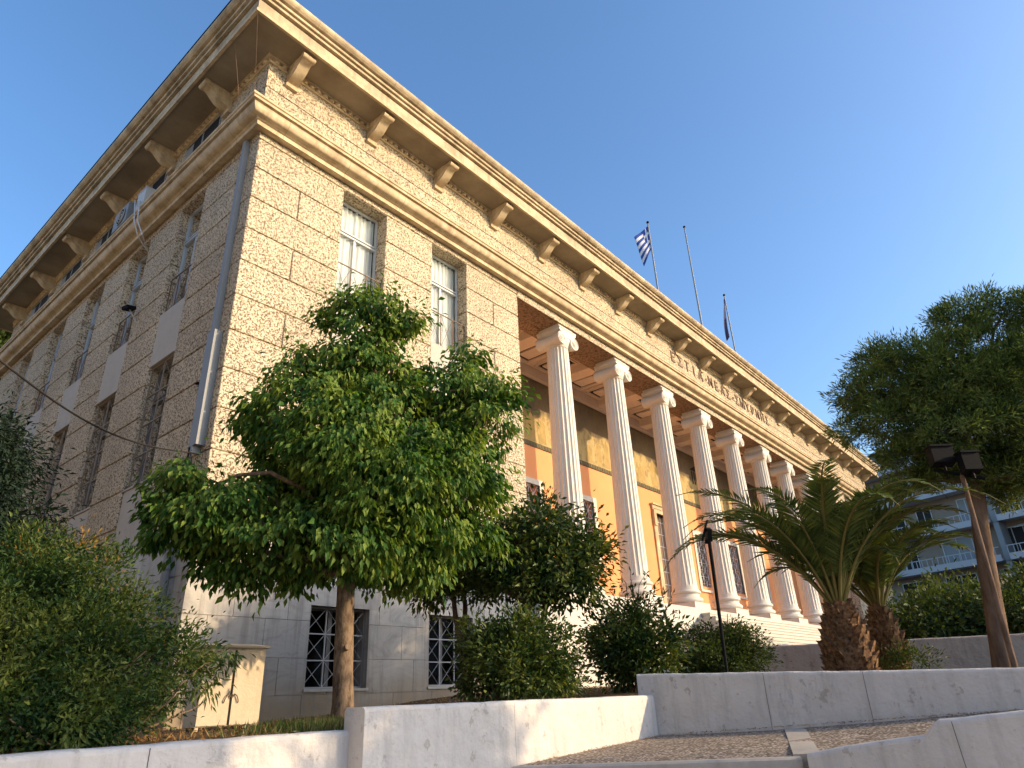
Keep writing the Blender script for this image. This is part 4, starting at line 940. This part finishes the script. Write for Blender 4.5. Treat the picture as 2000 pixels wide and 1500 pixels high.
# ---- greenery behind the palms
def back_bush(px, py, D, bl, label, seed, mt='leaf_hedge'):
    p = at(px, py, D); p.z = 1.6; t = empty('background_bush', p, label, 'bush', 'bushes beyond the garden wall'); crown('foliage', bl, M[mt], t, seed=seed, dens=16, per=44, cr=.22, leaf=.13, droop=.15, shell=.45)
    mb = MB(); r2 = np.random.default_rng(seed)
    for b in bl[:4]: limb(mb, p, V3(b), .05, .015, r2)
    mb.build('stems', M['bark_thin'], t, smooth=60)
back_bush(1800, 1300, 20, [blob(1770, 1215, 20, .6), blob(1800, 1240, 19.5, .7), blob(1765, 1250, 19.5, .6), blob(1840, 1220, 20, .7), blob(1800, 1185, 20.5, .35), blob(1865, 1195, 21, .6)], 'dark leafy bush beyond the garden wall right of the smaller palm', 81)
back_bush(1890, 1300, 22, [blob(1880, 1235, 21, .8), blob(1905, 1205, 22, .8), blob(1850, 1180, 23, .6), blob(1925, 1190, 23, .7)], 'tall dark bush beyond the garden wall left of the pine trunk', 82)
back_bush(1990, 1300, 20, [blob(1975, 1220, 20, .8), blob(2020, 1230, 20, 1.0), blob(1990, 1180, 21, .5), blob(2060, 1180, 21, 1.0)], 'green bush right of the pine trunk under the globe lamp', 83)
# low growth at the palm feet and in the beds
def tuft(px, py, D, bl, label, seed, mt='leaf_hedge', name='low_shrub'):
    p = at(px, py, D); t = empty(name, p, label, 'shrub'); crown('foliage', bl, M[mt], t, seed=seed, dens=60, per=20, cr=.07, leaf=.07, droop=-.4, shell=.3, width=.3); return t
tuft(1765, 1320, 12.6, [blob(1745, 1280, 12.7, .22, .3, .2), blob(1775, 1290, 12.6, .2, .3, .16), blob(1800, 1290, 12.8, .15, .3, .16), blob(1700, 1290, 12.4, .16)], 'low green shrub around the foot of the smaller palm', 84)
tuft(1110, 1360, 10.2, [blob(1115, 1320, 10.2, .16, .3, .28), blob(1125, 1280, 10.3, .10, .2, .2), blob(1105, 1345, 10, .2, .3, .12)], 'thin light shrub right of the round bush against the marble base', 85)
# grass under the main tree and dry leaves
rng = np.random.default_rng(91)
def blades(name, pts_, hmin, hmax, mt, lean=.35):
    n = len(pts_); P = np.array(pts_); d = rng.normal(size=(n, 3))*lean; d[:, 2] = 1; d /= np.linalg.norm(d, axis=1)[:, None]
    return leaf_mesh(name, P, d, rnd_dir(rng, n), rng.uniform(hmin, hmax, n), rng.uniform(.006, .012, n), mt)
pp = []
for i in range(2600):
    x = rng.normal()*.42-.45; y = -4.45+rng.normal()*.32
    if y < -5.0: continue
    pp.append((x, y, gz(x, y)-.01))
tag(blades('grass', pp, .04, .15, M['grass']), kind='stuff')
pp = []
for i in range(3600):
    x = rng.uniform(-3.5, 7); y = rng.uniform(-5.0 if x < 3 else -4.2, -.3); pp.append((x, y, gz(x, y)+.012))
P = np.array(pp); d = rnd_dir(rng, len(P)); d[:, 2] *= .25; d /= np.linalg.norm(d, axis=1)[:, None]; nn = np.tile([0, 0, 1.], (len(P), 1))+rng.normal(size=(len(P), 3))*.4
tag(leaf_mesh('fallen_leaves', P, d, nn, rng.uniform(.03, .07, len(P)), rng.uniform(.015, .03, len(P)), M['dry']), kind='stuff')
pp = []
for i in range(260):
    x = rng.uniform(-3.2, -.3); y = -4.8+abs(rng.normal())*.5; pp.append((x, y, gz(x, y)))
tag(blades('dry_grass', pp, .03, .11, M['dry'], .7), kind='stuff')

# ================================================================ other things
# metal cabinet
cA = at(385, 1437, 8.0); cabw = .70
yaw = rad(-6); cz = 1.355; cpos = at(442, 1430, 8.75); cpos.z = cz
cab = empty('utility_cabinet', cpos, 'cream metal utility cabinet on short legs between the shrub and the tree trunk', 'cabinet', rz=yaw)
M['cabinet'] = m_smooth('cream_cabinet_paint', (.66, .56, .42), (.4, .28, .15), .3, 4, .45)
def loc(mb, name, mt, par, **k): o = mb.build(name, mt, par, **k); o.matrix_parent_inverse.identity(); return o
w, h, dp = .35, .895, .34
mb = MB(); mb.box(-w, w, .012, dp, .085, h-.02); body = loc(mb, 'body', M['cabinet'], cab)
mb = MB(); mb.add([(-w-.035, -.045, h-.02), (w+.035, -.045, h-.02), (w+.035, dp+.03, h-.02), (-w-.035, dp+.03, h-.02), (-w-.035, -.045, h+.0), (w+.035, -.045, h+.0), (w+.035, dp+.03, h+.05), (-w-.035, dp+.03, h+.05)], [(0,3,2,1),(4,5,6,7),(0,1,5,4),(1,2,6,5),(2,3,7,6),(3,0,4,7)]); loc(mb, 'lid', M['cabinet'], cab)
for s_ in (-1, 1):
    mb = MB(); x0, x1 = (-w+.006, -.014) if s_ < 0 else (.014, w-.006); mb.box(x0, x1, -.010, .011, .095, h-.045); dO = loc(mb, 'door', M['cabinet'], cab)
    mb = MB(); mb.tube([(s_*.03, -.016, .40), (s_*.055, -.03, .385), (s_*.075, -.03, .34), (s_*.08, -.02, .31)], .006, 5); loc(mb, 'handle', M['iron'], dO)
    for y in (.03, dp-.03):
        mb = MB(); mb.box(s_*(w-.03)-.018, s_*(w-.03)+.018, y-.015, y+.015, -.03, .085); loc(mb, 'leg', M['cabinet'], cab)
mb = MB(); mb.box(-.0135, .0135, -.002, .0119, .095, h-.045); loc(mb, 'door_gap', M['dark'], cab)
mb = MB(); mb.tube([(-.025, -.022, .385), (0, -.035, .36), (.025, -.022, .385)], .007, 6); mb.tube([(-.02, -.022, .37), (0, -.03, .40), (.02, -.022, .37)], .006, 6); loc(mb, 'padlock', M['iron'], cab)
# thin leaning floodlight pole in front of the hedge
pB = at(1421, 1320, 9.6); pT = at(1383, 1040, 9.6)
pl = empty('lamp_pole', pB, 'thin dark pole with a small tilted fitting in front of the clipped hedge', 'pole')
mb = MB(); mb.tube([pB-Vector((0, 0, .3)), pB, pB.lerp(pT, .5), pT], [.020, .020, .023, .026], 10); mb.build('pole', M['black'], pl, smooth=50)
mb = MB(); a = at(1372, 1056, 9.55); b = at(1381, 1016, 9.6); mb.tube([a, b], [.018, .014], 8); mb.tube([at(1377, 1058, 9.6), at(1384, 1058, 9.6)], .03, 8)
c = at(1384, 1044, 9.6); mb.obox(c, rt*.03, u0*.085, fw*.06); mb.build('fitting', M['black'], pl)
# floodlight pole by the pine
fp0 = at(1990, 1330, 11.0); fp1 = at(1878, 925, 11.0)
fp = empty('floodlight_pole', fp0, 'tall pole carrying two black floodlights in front of the pine trunk', 'floodlight pole')
fx = Vector((0, 0, 1)); fp1 = Vector((fp0.x-.0, fp0.y, fp1.z))
fp1 = at(1878, 925, 11.0)
mb = MB(); mb.tube([fp0-Vector((0, 0, .2)), fp0, fp1], [.036, .036, .03], 12); mb.build('pole', M['bark_pine'], fp, smooth=50)
mb = MB(); mb.tube([at(1825, 918, 11), at(1925, 935, 11)], .025, 6); mb.build('crossbar', M['black'], fp)
for (x, y, hx, hy) in ((1838, 890, .155, .13), (1893, 903, .12, .135)):
    c = at(x, y, 10.9); mb = MB(); mb.obox(c, Vector((rt.x, rt.y, 0)).normalized()*hx, Vector((0, 0, 1))*hy, Vector((fw.x, fw.y, -.3)).normalized()*.07)
    mb.obox(c+Vector((0, 0, hy)), Vector((rt.x, rt.y, 0)).normalized()*(hx+.01), Vector((0, 0, .012)), Vector((fw.x, fw.y, 0)).normalized()*.085); o = mb.build('floodlight', M['black'], fp)
    mb = MB(); mb.tube([c-Vector((hx*.0, 0, hy)), c-Vector((0, 0, hy+.09))], .02, 6); mb.build('bracket', M['black'], o)
# globe lamp
gl = at(1972, 1135, 24); gp = empty('street_lamp', Vector((gl.x, gl.y, 1.6)), 'street lamp with a pale globe below the apartment balconies', 'street lamp')
mb = MB(); mb.lathe(gl, [(.22*math.sin(math.pi*i/10)+.001, -.2*math.cos(math.pi*i/10)) for i in range(11)], 20); mb.build('globe', mat('globe_opal', (.75, .7, .6), .4), gp, smooth=60)
mb = MB(); mb.tube([Vector((gl.x, gl.y, 1.2)), gl-Vector((0, 0, .19))], .045, 8); mb.lathe(gl-Vector((0, 0, .24)), [(.06, 0), (.09, .03), (.05, .06)], 12); mb.build('post', M['grey_metal'], gp, smooth=50)
# roof flagpoles
def flagpole(base, h, r, label, mt='grey_metal'):
    t = empty('flagpole', base, label, 'flagpole', 'poles on the roof'); mb = MB(); mb.tube([base-Vector((0, 0, .2)), base+Vector((0, 0, h))], [r, r*.6], 8); mb.build('pole', M[mt], t, smooth=60)
    mb = MB(); c = base+Vector((0, 0, h)); mb.lathe(c, [(.07*math.sin(math.pi*i/6)+.001, .07-.07*math.cos(math.pi*i/6)) for i in range(7)], 10); mb.build('finial', M['black'], t, smooth=60); return t
def flag(name, grid, mfun, mats, label, nu=24, nv=27):
    mb = MB(); vs = [grid(i/nu, j/nv) for i in range(nu+1) for j in range(nv+1)]; mb.v = [tuple(v) for v in vs]
    for i in range(nu):
        for j in range(nv): mb.f.append((i*(nv+1)+j, (i+1)*(nv+1)+j, (i+1)*(nv+1)+j+1, i*(nv+1)+j+1)); mb.mi.append(mfun(i/nu, (j+.5)/nv))
    o = mb.build(name, mats, None, smooth=80, recalc=False)
    md = o.modifiers.new('cloth', 'SOLIDIFY'); md.thickness = .01
    return tag(o, label, 'flag')
ZR = 14.62
p1 = Vector((20.25, 1.5, ZR)); h1 = 22.2-ZR
flagpole(p1, h1, .055, 'nearest roof flagpole flying the striped blue and white flag')
vr = Vector((rt.x, rt.y, 0)).normalized()
def g1(u, v):    # hoist at the pole, fly drooping to the lower left
    base = p1+Vector((0, 0, h1-.12-1.35*v)); fold = math.sin(u*5+v*3)*.10*u
    q = base+(-vr)*(.62*u*(1.25-.5*v)+.0)+Vector((0, 0, -.95*u*(.75+.25*v)))+Vector((fw.x, fw.y, 0))*fold
    return q+vr*(.28*v*(1-u)*0)
def s1(u, v):
    st = int(v*9)
    if u < .38 and v < 5/9:
        cu, cv = u/.38, v/(5/9); return 0 if abs(cu-.5) < .1 or abs(cv-.5) < .1 else 1
    return 1 if st % 2 == 0 else 0
flag('striped_flag', g1, lambda u, v: s1(u, v), [M['white_cloth'], M['blue']], 'blue and white striped flag drooping from the nearest roof flagpole')
p2 = Vector((24.75, 1.5, ZR)); flagpole(p2, 24.5-ZR, .06, 'tallest bare mast on the roof between the two flags')
p3 = Vector((28.85, 1.5, ZR)); h3 = 22.0-ZR; flagpole(p3, h3, .055, 'roof flagpole with a dark limp flag right of the bare mast')
def g3(u, v):
    return p3+Vector((0, 0, h3-.1))+Vector((0, 0, -2.5*v-.3*u))-vr*((.05+.30*v*(1-.5*v)*1.6)*(.4+u*.8))+Vector((fw.x, fw.y, 0))*(.12*math.sin(u*7+v*2))
flag('limp_flag', g3, lambda u, v: 1 if (u > .55 and v > .15 and v < .5) or (u > .8) else 0, [M['flag_dark'], M['flag_red']], 'dark limp flag hanging folded along the pole right of the bare mast')
p4 = at(1638, 880, 0); p4 = Vector((44.3-.8, 1.2, ZR)); 
q4 = onY(1634, 815, 1.2); p4 = Vector((q4.x, 1.2, ZR)) if q4.x < 60 else p4
if q4.x < 43:
    pass
p4 = Vector((42.4, 6.0, ZR)); h4 = 3.1; flagpole(p4, h4, .05, 'farthest roof flagpole partly hidden behind the pine crown')
def g4(u, v): return p4+Vector((0, 0, h4-.1-2.0*v-.2*u))-vr*(.1+.5*u)+Vector((fw.x, fw.y, 0))*(.1*math.sin(u*6))
flag('far_flag', g4, lambda u, v: 0 if u < .6 else 1, [M['flag_dark'], M['flag_red']], 'faded flag on the farthest roof pole beside the pine crown')
# air conditioner on the left ledge with hoses
ax = empty('air_conditioner', (-.25, 5.45, 12.41), 'white outdoor air conditioner unit standing on the ledge under the left eaves', 'air conditioner')
mb = MB(); mb.box(-.46, -.14, 5.35, 6.15, 12.44, 13.02); mb.box(-.44, -.40, 5.4, 5.5, 12.405, 12.44); mb.box(-.44, -.40, 6.0, 6.1, 12.405, 12.44); mb.build('body', M['grey_metal'], ax)
mb = MB(); mb.tube([(-.475, 5.70, 12.72)]*1+[(-.463, 5.70, 12.72)], .23, 24); o = mb.build('fan_guard', M['dark'], ax)
mb = MB()
for r in (.08, .15, .22): mb.tube([(-.48, 5.70+r*math.cos(a_*math.pi/10), 12.72+r*math.sin(a_*math.pi/10)) for a_ in range(21)], .008, 4)
mb.build('guard_ring', M['white_frame'], o)
hs = MB()
for k_ in (0, .16):
    e0 = onX(264+k_*60, 392, -.45); e1 = onX(288, 490, -.02)
    pts = [Vector((-.30, 5.2, 12.75)), e0, onX(262+k_*40, 430, -.50), onX(268+k_*60, 458, -.42), onX(279+k_*30, 478, -.2), e1, Vector((.25, e1.y, e1.z-.35))]
    hs.tube(pts, .015, 6)
tag(hs.build('insulated_hose', M['hose'], smooth=60), 'pair of white hoses looping down over the left moulding from the air conditioner', 'hose')
g2 = empty('ventilation_box', (-.3, 4.7, 12.41), 'pale grey metal box on the ledge just right of the air conditioner', 'box')
mb = MB(); mb.box(-.40, -.10, 4.55, 5.0, 12.425, 13.05); mb.box(-.41, -.09, 4.54, 5.01, 13.03, 13.06); mb.box(-.38, -.34, 4.6, 4.65, 12.402, 12.425); mb.build('body', M['white_frame'], g2)
# small floodlight on an arm outside a left window
lp = onX(252, 602, -.22); fl = empty('facade_floodlight', (lp.x, lp.y, lp.z), 'small black floodlight on an arm outside a side window', 'floodlight')
mb = MB(); mb.obox(lp, Vector((.10, .03, .03)), Vector((-.02, .10, 0)), Vector((-.01, 0, .035))); mb.build('lamp_head', M['black'], fl)
mb = MB(); mb.tube([lp, lp+Vector((.10, .02, -.12)), lp+Vector((.30, .05, -.35))], .015, 6); mb.build('arm', M['white_frame'], fl)
# sensor beside the cable duct
lp = onX(394, 750, -.05); se = empty('sensor', lp, 'small rusty sensor box on the side wall beside the cable duct', 'sensor')
mb = MB(); mb.box(-.09, -.002, lp.y-.05, lp.y+.06, lp.z-.05, lp.z+.05); mb.build('housing', M['iron'], se); mb = MB(); mb.tube([(-.09, lp.y, lp.z), (-.15, lp.y-.02, lp.z-.03)], .025, 8); mb.build('lens_hood', M['black'], se)
# overhead cable
a = Vector((-.16, .33, 5.30)); b = at(-60, 655, 7.5); mb = MB(); n = 24
mb.tube([a.lerp(b, i/n)-Vector((0, 0, .28*math.sin(math.pi*i/n))) for i in range(n+1)], .012, 6)
mb.tube([a, a+Vector((.02, -.05, -.1)), a+Vector((.05, -.12, -.9))], .012, 6)
tag(mb.build('overhead_cable', M['cable'], smooth=60), 'black cable strung across the left facade to the corner duct', 'cable')
# ---- apartment block far right
ab0 = at(1722, 1300, 74); ab0.z = 1.0; dB = Vector((-.30, -.954, 0)); nB = Vector((-.954, .30, 0))
ap = empty('apartment_building', ab0, 'shaded apartment block with white balconies beyond the trees at the right', 'building')
M['ab_wall'] = m_smooth('beige_apartment_wall', (.30, .235, .18), (.2, .16, .13), .3, .4); M['ab_white'] = mat('balcony_white', (.46, .45, .45), .8)
def ab(u, d, z): return ab0+dB*u-nB*d+Vector((0, 0, z))          # u along, d inwards
def abox(mb, u0_, u1_, d0, d1, z0, z1):
    P = [ab(u, d, z) for z in (z0, z1) for u, d in ((u0_, d0), (u1_, d0), (u1_, d1), (u0_, d1))]
    mb.add(P, [(3,2,1,0),(4,5,6,7),(0,1,5,4),(1,2,6,5),(2,3,7,6),(3,0,4,7)])
NF = 7; HF = 3.05; LA = 48
mb = MB(); abox(mb, 0, LA, 0, 14, 0, HF*NF-1.4); mb.build('wall', M['ab_wall'], ap)
mb = MB(); abox(mb, -.6, LA+.5, -.2, 14.5, HF*NF-1.4, HF*NF-1.1); mb.build('roof', M['ab_white'], ap)
M['awning'] = mat('awning_cloth', (.45, .34, .25), .9); rngA = random.Random(4)
for fl_ in range(1, NF):
    z = HF*fl_-.2; dep = 1.5 if fl_ < NF-1 else 1.2
    for (u0_, u1_) in ((.5, 13), (13.6, 22), (22.6, 34), (34.6, 46.5)):
        mb = MB(); abox(mb, u0_, u1_, -dep, 0, z, z+.2); abox(mb, u0_, u1_, -dep-.06, -dep, z-.05, z+.45); o = mb.build('balcony', M['ab_white'], ap)
        mb = MB(); abox(mb, u0_, u1_, -dep-.05, -dep, z+1.0, z+1.06)
        k = u0_
        while k < u1_: abox(mb, k, k+.05, -dep-.04, -dep-.01, z+.45, z+1.0); k += .45
        mb.build('railing', M['ab_white'], o)
    u = 1.0
    while u < LA-3:
        wd = rngA.choice([1.6, 2.4, 1.2]); mb = MB(); abox(mb, u, u+wd, -.03, .1, z+.25, z+2.55); o = mb.build('window', M['darkroom'] if rngA.random() < .6 else M['grey_metal'], ap)
        mb = MB(); abox(mb, u-.07, u, -.06, 0, z+.2, z+2.62); abox(mb, u+wd, u+wd+.07, -.06, 0, z+.2, z+2.62); abox(mb, u, u+wd, -.06, 0, z+2.55, z+2.62); abox(mb, u+wd/2-.03, u+wd/2+.03, -.06, 0, z+.2, z+2.55); mb.build('frame', M['white_frame'], o)
        u += wd+rngA.uniform(1.2, 2.4)
    for q in range(2):
        if rngA.random() < .7:
            u = rngA.choice([3, 14.5, 24, 36]); mb = MB(); P = [ab(u, 0, z+2.75), ab(u+5, 0, z+2.75), ab(u+5, -1.5, z+2.3), ab(u, -1.5, z+2.3), ab(u, 0, z+2.72), ab(u+5, 0, z+2.72), ab(u+5, -1.5, z+2.27), ab(u, -1.5, z+2.27)]
            mb.add(P, [(0,1,2,3),(7,6,5,4),(0,4,5,1),(1,5,6,2),(2,6,7,3),(3,7,4,0)]); mb.build('awning', M['awning'], ap)
    mb = MB(); abox(mb, 13.1, 13.5, -1.3, 0, z-.1, z+HF); mb.build('divider', M['grey_metal'], ap)

pp = []
for i in range(420):
    t_ = rng.uniform(.1, 3.9); q = B0+dd*t_; k_ = abs(rng.normal())*.06; nx, ny = dd.y, -dd.x
    zb = 1.118+max(0, t_-.2)*.046
    pp.append((q.x+nx*(k_+.02), q.y+ny*(k_+.02), zb+.008-k_*.02))
for i in range(160):
    x = rng.uniform(.9, 3.3); pp.append((x, -5.44-abs(rng.normal())*.05, 1.035+(x-.72)*.031+.008))
P = np.array(pp); d = rnd_dir(rng, len(P)); d[:, 2] *= .2; d /= np.linalg.norm(d, axis=1)[:, None]; nn = np.tile([0, 0, 1.], (len(P), 1))+rng.normal(size=(len(P), 3))*.4
tag(leaf_mesh('leaf_litter', P, d, nn, rng.uniform(.015, .035, len(P)), rng.uniform(.008, .016, len(P)), M['dry']), kind='stuff')
# ---- street tree across the ramp (outside the picture, its shade falls on the base and the low walls)
st = empty('street_tree', (4.0, -15.2, 0), 'street tree standing beyond the right edge of the photo', 'tree', 'street trees')
rngS = np.random.default_rng(101); SB = []
for (x, y, z, r) in STREET: SB.append((x, y, z, r, r, r*.8))
crown('crown', SB, M['leaf_hedge'], st, seed=102, dens=16, per=60, cr=.2, leaf=.12, width=.5, droop=.3, shell=.2, fill=.8)
mb = MB(); mb.tube([(4, -15.2, -.1), (4, -15.2, 2.4), (4, -15.2, 4)], [.16, .12, .07], 12)
for b in SB: limb(mb, (4, -15.2, 2.5), b[:3], .08, .02, rngS, .06)
mb.build('trunk', M['bark'], st, smooth=50)
nb = empty('bounce_building', (-20, 10, 0), 'plain cream building added out of view to bounce warm light', 'building')  # unseen, added so its sunlit wall warms the shaded left facade
mb = MB(); mb.box(-35, -15, -16, 45, -.1, 15); mb.build('wall', mat('cream_wall', (.42, .36, .28), .9), nb)
for i in range(6):
    for k in range(4):
        mb = MB(); mb.box(-15.0, -14.97, -10+8*i, -8.4+8*i, 1.2+3*k, 2.9+3*k); mb.build('window', M['darkroom'], nb)
mb = MB(); mb.box(-35.3, -14.7, -16.3, 45.3, 15, 15.4); mb.build('roof', M['panel'], nb)

s2 = empty('street_tree', (13.0, -15.6, 0), 'taller tree added out of view to shade the marble base', 'tree', 'street trees')  # unseen, added to throw more shade on the marble base
B2 = [(10.9, -15, 7.9, .8), (12.2, -15.3, 8.6, .9), (13.4, -15, 7.8, .9), (14.8, -15.4, 8.5, .8), (16.0, -15, 7.7, .7), (12.0, -15.6, 7.3, .6), (14.3, -15.2, 9.3, .6), (9.9, -15.2, 8.6, .45), (11.3, -15.2, 9.2, .5), (15.8, -15.1, 9.1, .65)]
crown('crown', [(x, y, z, r, r, r*.8) for x, y, z, r in B2], M['leaf_hedge'], s2, seed=112, dens=14, per=60, cr=.22, leaf=.13, width=.5, droop=.3, shell=.2, fill=.8)
mb = MB(); mb.tube([(13, -15.6, -.1), (13, -15.5, 4), (13.1, -15.4, 7)], [.25, .2, .1], 12)
for b in B2: limb(mb, (13, -15.5, 5.2), b[:3], .06, .02, rngS, .06)
mb.build('trunk', M['bark'], s2, smooth=50)

# block of houses across the street, behind the camera: what the windows reflect
ac = empty('street_block', (30, -75, 0), 'row of plain houses across the street behind the camera', 'building')
mb = MB()
for k, (x0, x1, h) in enumerate(((-60, -20, 11), (-19.5, 12, 13), (12.5, 50, 12), (50.5, 100, 13), (100.5, 150, 12))): 
    mb = MB(); mb.box(x0, x1, -86, -70, -.1, h); mb.build('wall', M['beigewall'], ac)
